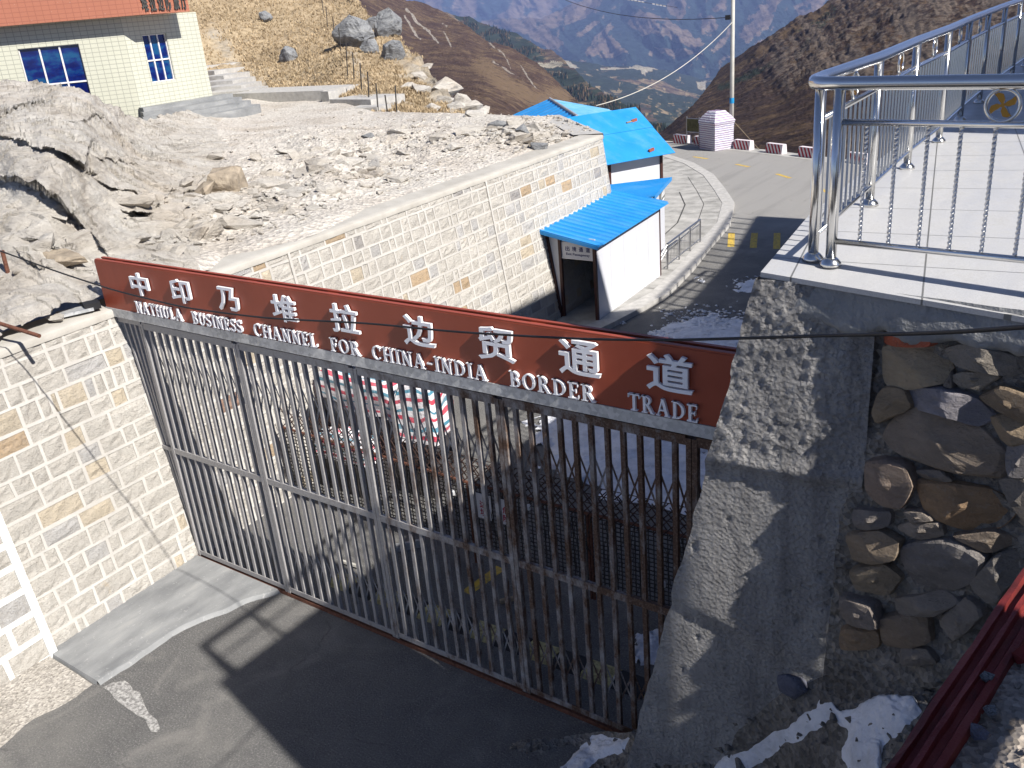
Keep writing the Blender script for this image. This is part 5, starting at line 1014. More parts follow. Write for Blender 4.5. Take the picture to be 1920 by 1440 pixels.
# ------------------------------------------------------------------ tiled building on the terrace
def build_house():
    zb, ze = 3.6, 7.85; A = np.array([*onz((270, 228), 4.2)[:2], 0]); z_ = np.array([0, 0, 1.])
    dl = np.array([-math.sin(R_(37)), -math.cos(R_(37)), 0]); nl = np.array([math.cos(R_(37)), -math.sin(R_(37)), 0])   # left facade runs away to the left, faces us
    dr = np.array([math.sin(R_(-5)), math.cos(R_(-5)), 0]); nr = np.array([dr[1], -dr[0], 0]); Lr = 3.55
    t = thing('tiled_building', 'cream tiled building with an orange fascia and deep blue windows at the upper left', 'building', A+z_*4.2)
    def facade(O, d, n, L, holes, name):                       # wall with real openings
        us = sorted({0., L}|{h[0] for h in holes}|{h[1] for h in holes}); zs = sorted({zb, ze}|{h[2] for h in holes}|{h[3] for h in holes}); mb = MB()
        for i in range(len(us)-1):
            for j in range(len(zs)-1):
                cu, cz = (us[i]+us[i+1])/2, (zs[j]+zs[j+1])/2
                if any(h[0] < cu < h[1] and h[2] < cz < h[3] for h in holes): continue
                mb.add([O+d*us[i]+z_*zs[j], O+d*us[i+1]+z_*zs[j], O+d*us[i+1]+z_*zs[j+1], O+d*us[i]+z_*zs[j+1]], [(0, 1, 2, 3)])
        for h in holes:
            q = [O+d*h[a]+z_*h[b] for a, b in ((0, 2), (1, 2), (1, 3), (0, 3))]; k = [p-n*.16 for p in q]; mb.add(q+k, [(i, (i+1) % 4, 4+(i+1) % 4, 4+i) for i in range(4)])
        o = mb.build(name, M['creamtile'], t, fix=False)
        for p in o.data.polygons:
            if abs(p.normal.dot(Vector(n))) > .9 and p.normal.dot(Vector(n)) < 0: p.flip()
        o.data.update(); wall_uv(o); return o
    def upx(px, O, n, d): w = onpl(px, O, n); return (w-O)@d, w[2]
    def window(px_list, O, d, n, cols, rows):
        us = [upx(p, O, n, d) for p in px_list]; u0, u1 = min(a for a, _ in us), max(a for a, _ in us); z0, z1 = min(b for _, b in us), max(b for _, b in us); return (u0, u1, z0, z1)
    hl = window([(33, 92), (147, 82)], A, dl, nl, 3, 2); hl = (hl[0], hl[1], hl[3]-2.35, hl[3])
    hr = window([(270, 66), (311, 63), (286, 154), (320, 150)], A, dr, nr, 3, 2)
    facade(A, dl, nl, 9., [hl], 'wall'); facade(A, dr, nr, Lr, [hr], 'wall')
    mb = MB(); B = A+dr*Lr; back = np.array([-.8, .6, 0]); mb.add([B+z_*zb, B+back*7+z_*zb, B+back*7+z_*ze, B+z_*ze], [(0, 1, 2, 3)]); o = mb.build('wall', M['creamtile'], t); wall_uv(o)
    for (u0, u1, z0, z1), O, d, n in ((hl, A, dl, nl), (hr, A, dr, nr)):
        mb = MB(); w = .055 if u1-u0 > 2 else .05
        fr = [(u0, z0, u1, z0), (u0, z1, u1, z1), (u0, z0, u0, z1), (u1, z0, u1, z1)]+[(u0+(u1-u0)*k/3, z0, u0+(u1-u0)*k/3, z1) for k in (1, 2)]+[(u0, z0+(z1-z0)*.46, u1, z0+(z1-z0)*.46)]
        for k, (a, b, c, e) in enumerate(fr): mb.bar(O+d*a+z_*b-n*(.09+.002*k), O+d*c+z_*e-n*(.09+.002*k), w, .05, d if a == c else z_)
        f = mb.build('window', M['alu'], t)
        mb = MB(); mb.add([O+d*a+z_*b-n*.115 for a, b in ((u0, z0), (u1, z0), (u1, z1), (u0, z1))], [(0, 1, 2, 3)]); mb.build('pane', M['bglass'], f)
    # fascia: deep overhanging band that turns the corner
    oh = .62; C0 = A+nl*oh+dl*-.1; Cc = A+nl*oh+nr*.15; L0 = A+dl*9.2+nl*oh; Rn = A+dr*(Lr-1.15)+nr*oh*.8; zf = 7.86; Cc = onpl((268, 30), A+nl*oh, nl)*[1, 1, 0]; Rn = onpl((357, 27), Cc, nr)*[1, 1, 0]; zt = 9.3
    mb = MB(); pts = [L0, Cc, Rn, Rn-nr*1.5+dr*.0, L0-nl*1.5]
    vs = [p+z_*zf for p in pts]+[p+z_*zt for p in pts]; mb.add(vs, [(0, 1, 6, 5), (1, 2, 7, 6), (2, 3, 8, 7)]); mb.add([p+z_*zf for p in pts]+[A+dl*9+z_*zf], [(0, 1, 2, 3, 4)])
    mb.add([p+z_*zt for p in pts], [(0, 1, 2, 3, 4)]); fa = mb.build('fascia', M['orangetile'], t); wall_uv(fa)
    d2 = (Rn-Cc)/np.linalg.norm(Rn-Cc); n2 = np.array([d2[1], -d2[0], 0]); Lf = np.linalg.norm(Rn-Cc)
    for i, ch in enumerate('乃堆拉边防旅厅'[1:]):
        c = Cc+d2*(Lf*(.07+.165*i))+z_*(zf+.36); hgt = .55; mb = MB(); text_solid(mb, ch, lambda u, v, q: c+d2*u+n2*(.01+q)+z_*v, Lf*.125, hgt, .05, .02); mb.build('character', M['dark'], fa)
    # grey plinth with curved steps
    t2 = thing('entrance_steps', 'grey concrete steps curving round the corner of the tiled building', 'steps', A+z_*4.1)
    for k, (r, zt_) in enumerate(((.55, 4.72), (1.0, 4.58), (1.45, 4.44), (1.9, 4.28))):
        q = []; 
        for f in np.linspace(-.02, 1.15, 14): s = A+dr*Lr*f*1.0+nr*(r*(1+.35*math.sin(f*2.6)))+dr*(0); q.append(s)
        q = [A+nr*(.2+r*.55)-dr*(r*.55)]+q; base = [A-dr*.1]+[A+dr*Lr*f for f in np.linspace(0, 1.15, 14)]
        mb = MB(); n = len(q); vs = [p*[1, 1, 0]+z_*zt_ for p in q]+[p*[1, 1, 0]+z_*zt_ for p in base]+[p*[1, 1, 0]+z_*(zt_-.35) for p in q]
        mb.add(vs, [(i, i+1, n+i+1, n+i) for i in range(n-1)]+[(i, i+1, 2*n+i+1, 2*n+i) for i in range(n-1)]+[(0, n, n, 2*n)][:0]); e = [q[0]*[1, 1, 0]+z_*zt_, base[0]*[1, 1, 0]+z_*zt_, base[0]*[1, 1, 0]+z_*(zt_-.35), q[0]*[1, 1, 0]+z_*(zt_-.35)]; mb.add(e, [(0, 1, 2, 3)]); mb.build('step', M['cement'], t2)
    return A, dr, nr
HA, HD, HN = build_house()
def build_terrace_things():
    z_ = np.array([0, 0, 1.])
    # white stair up the hillside behind the building
    t = thing('hillside_stair', 'pale concrete stair climbing from the terrace behind the tiled building', 'stairs', onz((440, 172), 4.2))
    for k in range(7):
        l, r = (388+k*-1, 172-k*10-2), (478-k*15, 172-k*9.2-2); d = 47+k*1.9; a = EYE+ray(l)/np.linalg.norm(ray(l))*d; b = EYE+ray(r)/np.linalg.norm(ray(r))*(d-1.0)
        u = (b-a); u[2] = 0; L = np.linalg.norm(u); u /= L; n = np.array([u[1], -u[0], 0]); zt = (a[2]+b[2])/2
        mb = MB(); c = (a+b)/2; c[2] = zt-.25; mb.obox(c-n*.5, u*L/2, n*1.1, z_*.25); mb.build('step', M['kerb'], t)
    def block(name, lb, cat, l, r, d0, d1, hz, dep, mat):
        a, b = EYE+ray(l)/np.linalg.norm(ray(l))*d0, EYE+ray(r)/np.linalg.norm(ray(r))*d1; u = b-a; u[2] = 0; L = np.linalg.norm(u); u /= L; n = np.array([u[1], -u[0], 0])
        c = (a+b)/2; mb = MB(); mb.obox(c-n*dep-z_*hz, u*L/2, n*dep, z_*hz); o = mb.build(name, M[mat], loc=c); tag(o, lb, cat); return o
    block('concrete_landing', 'long low concrete landing at the foot of the dry grass slope', 'landing', (430, 174), (606, 172), 45, 41, .22, 1.2, 'kerb')
    block('landing_pier', 'short pale concrete pier at the right end of the long landing', 'pier', (601, 171), (615, 172), 40.6, 40.2, .45, .25, 'kerb')
    block('concrete_slab', 'tilted white concrete slab right of the landing pier', 'slab', (617, 183), (695, 190), 39.5, 37.5, .3, .9, 'kerb')
    block('low_concrete_block', 'low white concrete block resting in front of the tilted slab', 'block', (648, 198), (707, 206), 37.2, 36.4, .22, .5, 'kerb')
    # grey outcrop boulders on the crest of the grass hill
    for (x, y), s, sd, rz, lb, d in (((668, 74), (1.2, .9, 1.05), 3, .4, 'broad fissured grey boulder, left of the outcrop on the grass hill', 53), ((704, 42), (.75, .7, .7), 9, 1.1, 'grey boulder at the top of the outcrop against the brown slope', 56), ((731, 60), (1.0, .8, 1.05), 14, 2.2, 'tall grey boulder, right of the outcrop against the brown slope', 54), ((738, 104), (.62, .55, .8), 21, .9, 'lower grey boulder of the outcrop, below the tall one', 49), ((697, 92), (.5, .5, .55), 41, .9, 'small grey boulder wedged between the larger ones of the outcrop', 49), ((541, 106), (.75, .5, .55), 27, 2.5, 'lone grey rock in the middle of the dry grass slope', 51), ((500, 30), (.5, .5, .45), 33, .4, 'small dark rock high on the dry grass slope', 62)):
        c = at_hill(x, y+s[2]*.55*1702/55)+z_*s[2]*.45; vs, fs = rock_mesh(s, sd, 34, 3, .13); vs = vs@rotm(rz, .4).T+c; mb = MB(); mb.add(vs, fs); o = mb.build('boulder', M['outcrop'], loc=c); tag(o, lb, 'boulder')
    # fence posts
    posts = [(606, 22, -2), (614, 56, 12), (627, 77, 31), (638, 104, 52), (651, 142, 70), (664, 158, 98), (678, 176, 118), (692, 192, 134), (708, 208, 156), (725, 215, 178), (744, 215, 160)]
    first = None
    for i, (x, yb, yt) in enumerate(posts):
        b = at_hill(x, yb)-z_*.2; tp = zat((x-3, yt), b); mb = MB(); mb.tube([b, b*.5+tp*.5+np.array([.02, 0, 0])*(i % 2), tp], .028, 5); o = mb.build('fence_post', M['darkwire'], loc=b)
        tag(o, 'thin dark post in the line of posts down the dry grass slope', 'fence post', 'fence posts climbing the grass slope')
    # pale rocks of the broken crest
    rg = np.random.default_rng(12)
    for k, (x, y, s) in enumerate(((800, 128, .55), (822, 160, .7), (846, 172, .8), (838, 194, .6), (868, 206, .8), (782, 146, .6), (880, 212, .7), (770, 168, .5), (812, 206, .5), (905, 218, .5), (858, 214, .45), (790, 176, .7))):
        c = at_hill(x, y); vs, fs = rock_mesh((s, s*.7, s*.55), 50+k, 14, 2, .1); mb = MB(); mb.add(vs@rotm(rg.uniform(0, 6), .3).T+c, fs); o = mb.build('pale_rock', M['rock'], loc=c); tag(o, 'pale angular rock along the broken right edge of the grass hill', 'rock', 'pale rocks on the hill edge')
    # larger loose blocks on the terrace
    for k, (x, y, s, rz, lb) in enumerate(((600, 322, (.52, .34, .24), .3, 'flat pale block by itself near the wall coping, middle of the terrace'), (432, 372, (.62, .5, .42), 1.1, 'pointed brown block at the foot of the ledge rock'), (388, 382, (.3, .26, .24), 2., 'small cream block next to the pointed brown block'), (824, 274, (.34, .24, .2), .7, 'cream block among the terrace rubble, above the wall joint'), (852, 288, (.42, .26, .13), 2.1, 'thin white slab casting a shadow on the terrace rubble'), (693, 275, (.26, .22, .12), .2, 'small grey block on the terrace rubble'), (980, 262, (.3, .22, .26), 1.9, 'rusty brown stone within the grey rock heap'), (1012, 279, (.36, .26, .18), .5, 'dark grey block at the front of the rock heap'), (965, 245, (.4, .3, .25), 1.4, 'white block on top of the rock heap'), (1000, 250, (.3, .26, .22), 2.6, 'white block right of the heap top'), (940, 243, (.5, .36, .16), .2, 'grey flat slab on the left of the rock heap'), (972, 272, (.35, .24, .2), 3.0, 'cream block low on the left of the rock heap'), (525, 398, (.3, .2, .15), .9, 'small pale block close to the coping left of the red sign end'), (95, 490, (.75, .3, .12), .25, 'flat brown flake of rock behind the black cable'))):
        c = at_terrace(x, y)+z_*(s[2]*.35-(.16 if 'flake' in lb else 0)); vs, fs = rock_mesh(s, 80+k, 13, 2, .07); mb = MB(); mb.add(vs@rotm(rz).T+c, fs); mt = 'outcrop' if 'grey' in lb else 'brownrock' if 'brown' in lb else 'rock'; o = mb.build('stone_block', M[mt], loc=c); tag(o, lb, 'rock')
    # loose rubble in uncountable numbers
    mb = MB(); n = 0; shapes = [rock_mesh((1, .75, .5), 300+q, 10, 0) for q in range(8)]
    while n < 2200:
        x = rg.uniform(280, 1118); y = rg.uniform(205, 470); yb = np.interp(x, [0, 420, 700, 1000, 1128], [608, 473, 381, 287, 258])
        heap = math.exp(-((x-985)/75)**2-((y-258)/20)**2); band = math.exp(-((y-(yb-55))/34)**2)*.35+.05+.35*math.exp(-((x-700)/120)**2-((y-265)/28)**2)
        if y > yb-10 or rg.random() > band+heap: n += .004; continue
        c = at_terrace(x, y); s = rg.gamma(2., .018)+.015+heap*rg.gamma(2, .05); s = min(s, .3); vs, fs = shapes[rg.integers(8)]
        mb.add(vs*s@rotm(rg.uniform(0, 6), rg.uniform(-.5, .5)).T+c+z_*s*.2, fs); n += 1
    o = mb.build('rubble', M['rock']); tag(o, 'loose pale rubble scattered over the terrace', 'rubble', None, 'stuff')
    # slabs of broken ledge, half buried in the slope
    mb = MB(); n = 0; shp = [rock_mesh((1, .7, .34), 700+q, 12, 2, .09) for q in range(9)]
    while n < 170:
        x = rg.uniform(-20, 900); yb = np.interp(x, [0, 420, 700, 1000], [608, 473, 381, 287]); y = rg.uniform(yb-190, yb-14)
        dens = math.exp(-((yb-y-85)/60)**2)*(1 if 190 < x < 800 else .35)
        if rg.random() > dens or (x < 240 and rg.random() < .7): continue
        c = at_terrace(x, y); q = rg.gamma(2.2, .085)+.06; q = min(q, .6); vs, fs = shp[rg.integers(9)]
        mb.add(vs*q@rotm(rg.normal(.5, .5), rg.normal(.25, .3)).T+c+z_*q*.02, fs); n += 1
    o = mb.build('broken_ledge', M['rock']); tag(o, 'half buried slabs of broken pale ledge strewn down the terrace slope', 'rubble', None, 'stuff')
    # rusty poles and lamp at the left end of the coping
    for k, (a, b, lb) in enumerate((((-40, 540), (72, 585), 'upper of two rusty rods poking in over the coping at the left edge'), ((-40, 594), (74, 630), 'lower of two rusty rods poking in over the coping at the left edge'))):
        A_ = onz(a, 4.2-.06*k); B_ = onz(b, 3.98); mb = MB(); mb.tube([A_, B_], .026, 8); o = mb.build('rusty_rod', M['rust'], loc=B_); tag(o, lb, 'rod')
    p = onz((4, 470), 4.6); q = onz((-10, 640), 4.0); mb = MB(); mb.tube([p+z_*.0, p-z_*.6+np.array([-.05, 0, 0])], .03, 8); o = mb.build('rusty_stake', M['rust'], loc=p); tag(o, 'upright rusty stake at the far left edge where the black cable passes', 'stake')
    t = thing('floodlight', 'small grey floodlight lying on the coping beside the left end of the red sign', 'lamp', onz((178, 592), 3.9))
    c = np.array([-11.62, 5.98, 3.885]); u = np.array([.35, .9, 0]); u /= np.linalg.norm(u); v = np.array([-.9, .35, 0])
    mb = MB(); mb.obox(c, u*.22, v*.12, [.0, 0, .02]); mb.build('housing', M['galv'], t); mb = MB(); mb.obox(c+u*.22+z_*.03, u*.10, v*.10, z_*.045); mb.build('gear_box', M['black'], t)
    mb = MB(); vs, fs = rock_mesh((.16, .12, .07), 5, 12, 2); c3 = c+np.array([.07, -.30, .03]); mb.add(vs+c3, fs); o = mb.build('pale_stone', M['rock'], loc=c3); tag(o, 'pale stone propping up the floodlight on the coping', 'stone')
n = NM('grey_outcrop'); st = n.mp((1, 1, 2.5), (.4, .3, .7)); a = n.noise(1.4, 8, .65, st, .8); b = n.noise(6, 7, .7, st)
n.color(n.mix(n.ramp(b, [(.3, .7), (.46, 0.)]), n.ramp(a, [(.3, (.14, .145, .155)), (.55, (.27, .275, .28)), (.75, (.36, .36, .35))]), (.06, .06, .065))).set(.9).bump(b, .08).bump(a, .15); M['outcrop'] = n.m
M['brownrock'] = plain('brown_rock', (.30, .25, .19), .9, 0, .3, 5, .03, 14)
build_terrace_things()

# ------------------------------------------------------------------ roadside things
def build_roadside():
    z_ = np.array([0, 0, 1.])
    # striped kerb blocks
    mb = MB(); pr = [(-.17, 0), (.17, 0), (.13, .30), (.11, .42), (-.11, .42), (-.13, .30)]; mb.prism(pr, -.5, .5, lambda u, v, h: (h, u, v))
    first = mb.build('road_barrier', M['hazard'], loc=(0, 0, 0))
    spots = [((-22.6, 43.75), 'red and white striped road block half hidden by the broad blue roof'), ((-20.1, 42.85), 'red and white striped road block behind the netting frame'), ((-18.75, 42.35), 'red and white striped road block peeping out behind the wrapped booth'), ((-16.35, 41.5), 'red and white striped road block just right of the utility pole'), ((-14.5, 40.65), 'red and white striped road block standing clear between the pole and the steel railing'), ((-12.75, 39.85), 'red and white striped road block cut by the corner post of the steel railing'), ((-10.35, 38.7), 'red and white striped road block seen through the twisted balusters')]
    for i, ((x, y), lb) in enumerate(spots):
        j = min(i+1, 6); k = max(i-1, 0); a = math.atan2(spots[j][0][1]-spots[k][0][1], spots[j][0][0]-spots[k][0][0])
        o = first if i == 0 else copy_thing(first, (x, y, 0)); o.location = (x, y, 0); o.rotation_euler.z = a; tag(o, lb, 'road barrier', 'striped blocks along the road edge')
    # wrapped booth
    b = np.array([-17.45, 41.64, 0]); t = thing('wrapped_booth', 'small booth wrapped in pale striped sheeting beside the utility pole', 'booth', b)
    u = np.array([.5, .866, 0]); v = np.array([-.866, .5, 0]); b = b+np.array([-.27, -.11, 0]); t.location = b.tolist(); t['_w'] = b.tolist(); mb = MB(); prof = [(0, .55, .60), (.25, .55, .60), (.7, .55, .60), (1.12, .56, .61), (1.27, .59, .65), (1.31, .58, .64), (1.5, .47, .51), (1.74, .27, .30), (1.78, .0, .0)]; G = []
    for z, a, c in prof:
        ring = []
        for k in range(32):
            q = k/32*8; s = int(q) // 2; f = (q % 2)-1; x, y = [(f, -1), (1, f), (-f, 1), (-1, -f)][s]; w = .02*vnoise(np.array([k*.9, z*5, 3.])); ring.append(b+u*(x*a*(1+w))+v*(y*c*(1+w))+z_*(z+.012*vnoise(np.array([k*.7, z*3, 9.]))))
        G.append(ring+[ring[0]])
    mb.grid(np.array(G[:5])); mb.build('wrapped_walls', M['ptarp'], t); mb = MB(); mb.grid(np.array(G[4:])); mb.build('wrapped_top', M['ptarp'], t)
    mb = MB(); 
    for k in (0, 8, 16, 24): mb.tube([np.array(G[i][k]) for i in range(5)], .012, 4)
    mb.build('binding_cord', M['darkwire'], t)
    # netting frame
    t = thing('netting_frame', 'small metal frame holding olive netting left of the wrapped booth', 'frame', onz((1300, 272)))
    p, q = onz((1288, 271)), onz((1311, 273)); d = (q-p)/np.linalg.norm(q-p)
    for a in (p, q): mb = MB(); mb.tube([a, a+z_*1.35], .028, 6); mb.build('post', M['dsteel'], t)
    for z in (.62, 1.26): mb = MB(); mb.tube([p+z_*z, q+z_*z], .02, 6); mb.build('rail', M['dsteel'], t)
    mb = MB(); mb.obox((p+q)/2+z_*.95, (q-p)/2, np.cross(d, z_)*.008, z_*.3); mb.build('netting', M['netting'], t)
    mb = MB(); mb.tube([p+z_*.05-d*.2, q+z_*.05+d*.2], .03, 6); mb.build('foot', M['dsteel'], t)
    # utility pole
    t = thing('utility_pole', 'tall pale concrete utility pole at the road edge', 'pole', (-17.37, 42.5, 0)); b = np.array([-17.37, 42.5, 0])
    mb = MB(); mb.tube([b, b+z_*4, b+z_*9.5], [.105, .095, .075], 14); mb.build('shaft', M['polec'], t, smooth=True)
    mb = MB(); mb.tube([b+z_*1.95, b+z_*2.2], .109, 14); mb.build('blue_notice', M['tag_blue'], t)
    mb = MB(); mb.obox(b+z_*5.75+np.array([-.22, -.05, 0]), [.1, .02, 0], [-.02, .1, 0], [0, 0, .1]); mb.obox(b+z_*5.72+np.array([-.1, -.02, 0]), [.12, .0, 0], [0, .02, 0], [0, 0, .02]); mb.build('insulator', M['black'], t)
    def wire(name, lb, pts, r, mat, sag=0, n=24):
        P = []; pts = [np.array(p, float) for p in pts]
        for a, c in zip(pts[:-1], pts[1:]):
            for f in np.linspace(0, 1, n)[:-1] if c is not pts[-1] else np.linspace(0, 1, n): P.append(a*(1-f)+c*f-z_*sag*4*f*(1-f))
        mb = MB(); mb.tube(P, r, 6); o = mb.build(name, M[mat], loc=P[0], smooth=True); tag(o, lb, 'wire'); return o
    wire('guy_wire', 'thin guy wire slanting down to the right from the utility pole', [b+z_*1.2+np.array([.08, -.1, 0]), onz((1424, 281))], .012, 'wood')
    wire('service_wire', 'pale wire sagging from the utility pole to the far blue roof', [b+z_*5.55, onz((1118, 198), 3.5)], .016, 'polec', .55)
    wire('telephone_wire', 'thin dark wire crossing in front of the far mountains to the pole', [b+z_*5.75+np.array([-.25, -.05, 0]), EYE+ray((1060, 0))/np.linalg.norm(ray((1060, 0)))*70], .016, 'darkwire', .5)
    # streamer of white flags high over the valley
    a, c = [EYE+ray(p)/np.linalg.norm(ray(p))*60 for p in ((1120, -12), (1270, 14))]
    t = thing('flag_line', 'string of small white flags at the top of the picture before the far mountains', 'flag line', a)
    mb = MB(); mb.tube([a, (a+c)/2-z_*.05, c], .01, 5); mb.build('cord', M['darkwire'], t)
    for f in np.arange(.3, .86, .045):
        if .60 < f < .66: continue
        p = a*(1-f)+c*f; d = (c-a)/np.linalg.norm(c-a); mb = MB(); mb.add([p-d*.08, p+d*.08, p+d*.08-z_*.07, p-d*.08-z_*.07], [(0, 1, 2, 3)]); mb.build('flag', M['alu'], t)
    # low steel railing on the pavement
    t = thing('pavement_railing', 'low steel pedestrian railing on the pavement beyond the passage shed', 'railing', (-10.9, 23.4, .1)); p0, p1 = np.array([-10.79, 22.0, .115]), np.array([-11.1, 24.85, .115])
    mb = MB(); mb.tube([p0+z_*.70, p1+z_*.70], .028, 8); mb.build('handrail', M['dsteel'], t)
    for z in (.58, .12): mb = MB(); mb.tube([p0+z_*z, p1+z_*z], .014, 6); mb.build('rail', M['dsteel'], t)
    for f in (0, .34, .67, 1): mb = MB(); q = p0*(1-f)+p1*f; mb.tube([q, q+z_*.70], .024, 8); mb.build('post', M['dsteel'], t)
    for k in range(1, 24): f = k/24; q = p0*(1-f)+p1*f; mb = MB(); mb.tube([q+z_*.12, q+z_*.58], .009, 4); mb.build('baluster', M['dsteel'], t)
    mb = MB(); mb.tube([p0+z_*.68, np.array([-10.85, 21.45, .4])], .024, 6); mb.tube([p0+z_*.55, np.array([-10.85, 21.45, .28])], .014, 6); mb.build('ramp_rail', M['dsteel'], t)
    # black cable strung in front of the sign
    def at(p, d): r = ray(p); return EYE+r/np.linalg.norm(r)*d
    ctrl = [((-60, 452), 11.6), ((0, 470), 11.2), ((100, 507), 10.8), ((215, 545), 10.2), ((350, 578), 9.5), ((500, 597), 8.8), ((690, 606), 7.9), ((850, 622), 7.2), ((1000, 631), 6.6), ((1100, 636), 6.2), ((1250, 638), 5.7), ((1400, 634), 5.2), ((1560, 629), 4.6), ((1700, 626), 4.0), ((1800, 622), 3.6), ((1920, 613), 3.2), ((2100, 600), 2.7)]
    P = np.array([at(p, d) for p, d in ctrl]); tt = np.arange(len(P)); ts = np.linspace(0, len(P)-1, 120); P = np.stack([np.interp(ts, tt, P[:, i]) for i in range(3)], 1)
    for _ in range(4): P[1:-1] = .5*P[1:-1]+.25*(P[:-2]+P[2:])
    mb = MB(); mb.tube(P, .0085, 8); o = mb.build('black_cable', M['black'], loc=P[60], smooth=True); tag(o, 'black cable sagging across the whole picture in front of the red sign', 'cable')
build_roadside()

# ------------------------------------------------------------------ behind the gate
def build_behind_gate():
    z_ = np.array([0, 0, 1.]); rg = np.random.default_rng(17)
    seg = [(-10.95, 8.35), (-9.0, 8.32), (-7.05, 8.25), (-5.2, 8.3), (-3.5, 8.4)]
    for k in range(4):
        a, c = np.array([*seg[k], 0]), np.array([*seg[k+1], 0]); d = (c-a)/np.linalg.norm(c-a); L = np.linalg.norm(c-a); n = np.array([d[1], -d[0], 0]); hz = 1.28
        t = thing('mesh_barrier', ['sunlit end panel of the wire mesh barrier behind the gate, against the bright wall', 'wire mesh barrier panel behind the gate, in front of the striped bundles', 'shaded wire mesh barrier panel behind the gate carrying two notices', 'wire mesh barrier panel behind the rusted gate leaf, in front of the snow'][k], 'barrier', (a+c)/2, 'panels of the mesh barrier behind the gate')
        mb = MB()
        for p in (a+d*.02, c-d*.02): mb.tube([p, p+z_*hz], .022, 6)
        mb.tube([a+z_*hz, c+z_*hz], .022, 6); mb.tube([a+z_*.18, c+z_*.18], .02, 6); mb.build('frame', M['rust'], t)
        mb = MB(); sp = .062
        for s in np.arange(sp, L, sp): mb.bar(a+d*s+z_*.18+n*.01, a+d*(s+rg.normal(0, .004))+z_*hz+n*.01, .014, .006, d)
        for z in np.arange(.24, hz, .062): mb.bar(a+z_*z-n*.0, c+z_*(z+rg.normal(0, .006)), .014, .006, z_)
        mb.build('mesh', M['darkwire'], t)
        mb = MB()                                             # crossed spikes lying back from the top
        for s in np.arange(.04, L, .105):
            e = rg.normal(0, .03); mb.bar(a+d*s+z_*(hz-.05)+n*.05, a+d*(s+.32+e)+z_*(hz+.30)-n*.16, .012, .012, d); mb.bar(a+d*(s+.3)+z_*(hz-.05)-n*.02, a+d*(s-.06+e)+z_*(hz+.28)-n*.1, .012, .012, d)
        for z, o in ((.12, -.05), (.22, -.1), (.30, -.15)): mb.tube([a+z_*(hz+z)+n*o, c+z_*(hz+z)+n*o], .006, 5)
        mb.build('spike_row', M['darkrust'], t)
        mb = MB()                                             # hanging barbed strands
        for i in range(34): s = rg.uniform(0, L); p = a+d*s+z_*hz*rg.uniform(.6, 1.)+n*rg.uniform(.03, .1); q = [p]; 
        for i in range(30):
            s = rg.uniform(.05, L-.05); p = a+d*s+z_*hz+n*rg.uniform(.02, .1); q = [p]
            for j in range(5): q.append(q[-1]+d*rg.normal(0, .04)-z_*rg.uniform(.08, .24))
            mb.tube(q, .005, 4)
        mb.build('barbed_strand', M['darkwire'], t)
        for i in range(3 if k > 1 else 1):
            s = rg.uniform(.2, L-.2); p = a+d*s+z_*rg.uniform(.5, 1.2)+n*.06; mb = MB(); mb.tube([p-z_*.035, p+z_*.02, p+z_*.04], [.028, .03, .015], 8); mb.build('insulator', M['insul'], t)
        if k == 2:
            for i, (s, lines) in enumerate(((.25, '边境'), (.62, '危险'))):
                p = a+d*s+z_*1.0+n*.05; mb = MB(); mb.obox(p, d*.135, n*.004, z_*.19); b = mb.build('notice', M['signwhite'], t)
                for r, ch in enumerate(lines): mb = MB(); text_solid(mb, ch, lambda u, v, h: p+d*u+n*(.004+h)+z_*(v+.03-.12*r), .11, .11, .002, .02); mb.build('character', M['redchar'], b)
        if k == 2: mb = MB(); vs, fs = rock_mesh((.05, .05, .065), 4, 16, 1, .02); mb.add(vs+a+d*.72+z_*1.36+n*.02, fs); o = mb.build('red_bag', M['redchar'], loc=a+d*.72+z_*1.36); tag(o, 'little red bag caught on the top of the mesh barrier', 'bag')
    # bundles under striped sheeting
    def bundle(name, lb, c, hx, hy, hz, rz, seed, stripes):
        R = rotm(rz); mb = MB(); G = []; S = []
        for z in np.linspace(0, 1, 16):
            ring = []; sc = 1-.18*max(0, (z-.75)/.25)**2
            for k in range(49):
                q = k/48*8; s = min(int(q) // 2, 3); f = min(q-2*s, 2)-1; x, y = [(f, -1), (1, f), (-f, 1), (-1, -f)][s]; w = 1+.05*vnoise(np.array([k*.35, z*4, seed]))
                ring.append(R@np.array([x*hx*sc*w, y*hy*sc*w, 0])+np.array(c)+z_*(z*hz+.05*vnoise(np.array([k*.3, z*3, seed+5.]))))
            G.append(ring); S += [z*stripes]*49
        ctr = np.array(c)+z_*hz; 
        for f in (.6, .25, .01): G.append([ctr+(np.array(p)-ctr)*[f, f, 1]*1.0+z_*(.04*(1-f)+.04*vnoise(np.array([j*.3, f*5, seed]))) for j, p in enumerate(G[15])]); S += [stripes*(1+.3*(1-f)*2+.0)]*49
        for j in range(len(S)): S[j] += .1*vnoise(np.array([j*.11, seed, 2.]))
        mb.grid(np.array(G)); a = np.array(S); o = mb.build(name, M['tarp'], loc=c, smooth=True, attr={'st': np.stack([a, a, a, a*0+1], -1)}); tag(o, lb, 'bundle'); return o
    for nm, lb, p, q in (('dark_crate', 'big dark crate carrying the long striped bundle behind the gate', (-11.0, 9.34, 0), (-9.36, 10.2, 1.24)), ('dark_crate', 'narrow dark crate under the tilted striped sack behind the gate', (-9.33, 9.36, 0), (-8.72, 10.1, .94)), ('dark_crate', 'low dark crate under the small striped heap, nearest the mesh barrier', (-10.85, 8.86, 0), (-9.62, 9.30, .54))):
        mb = MB(); mb.box(p, q)
        for f in np.linspace(.12, .88, 5): x = p[0]+(q[0]-p[0])*f; mb.box((x-.035, p[1]-.02, .02), (x+.035, p[1]-.001, q[2]-.02))
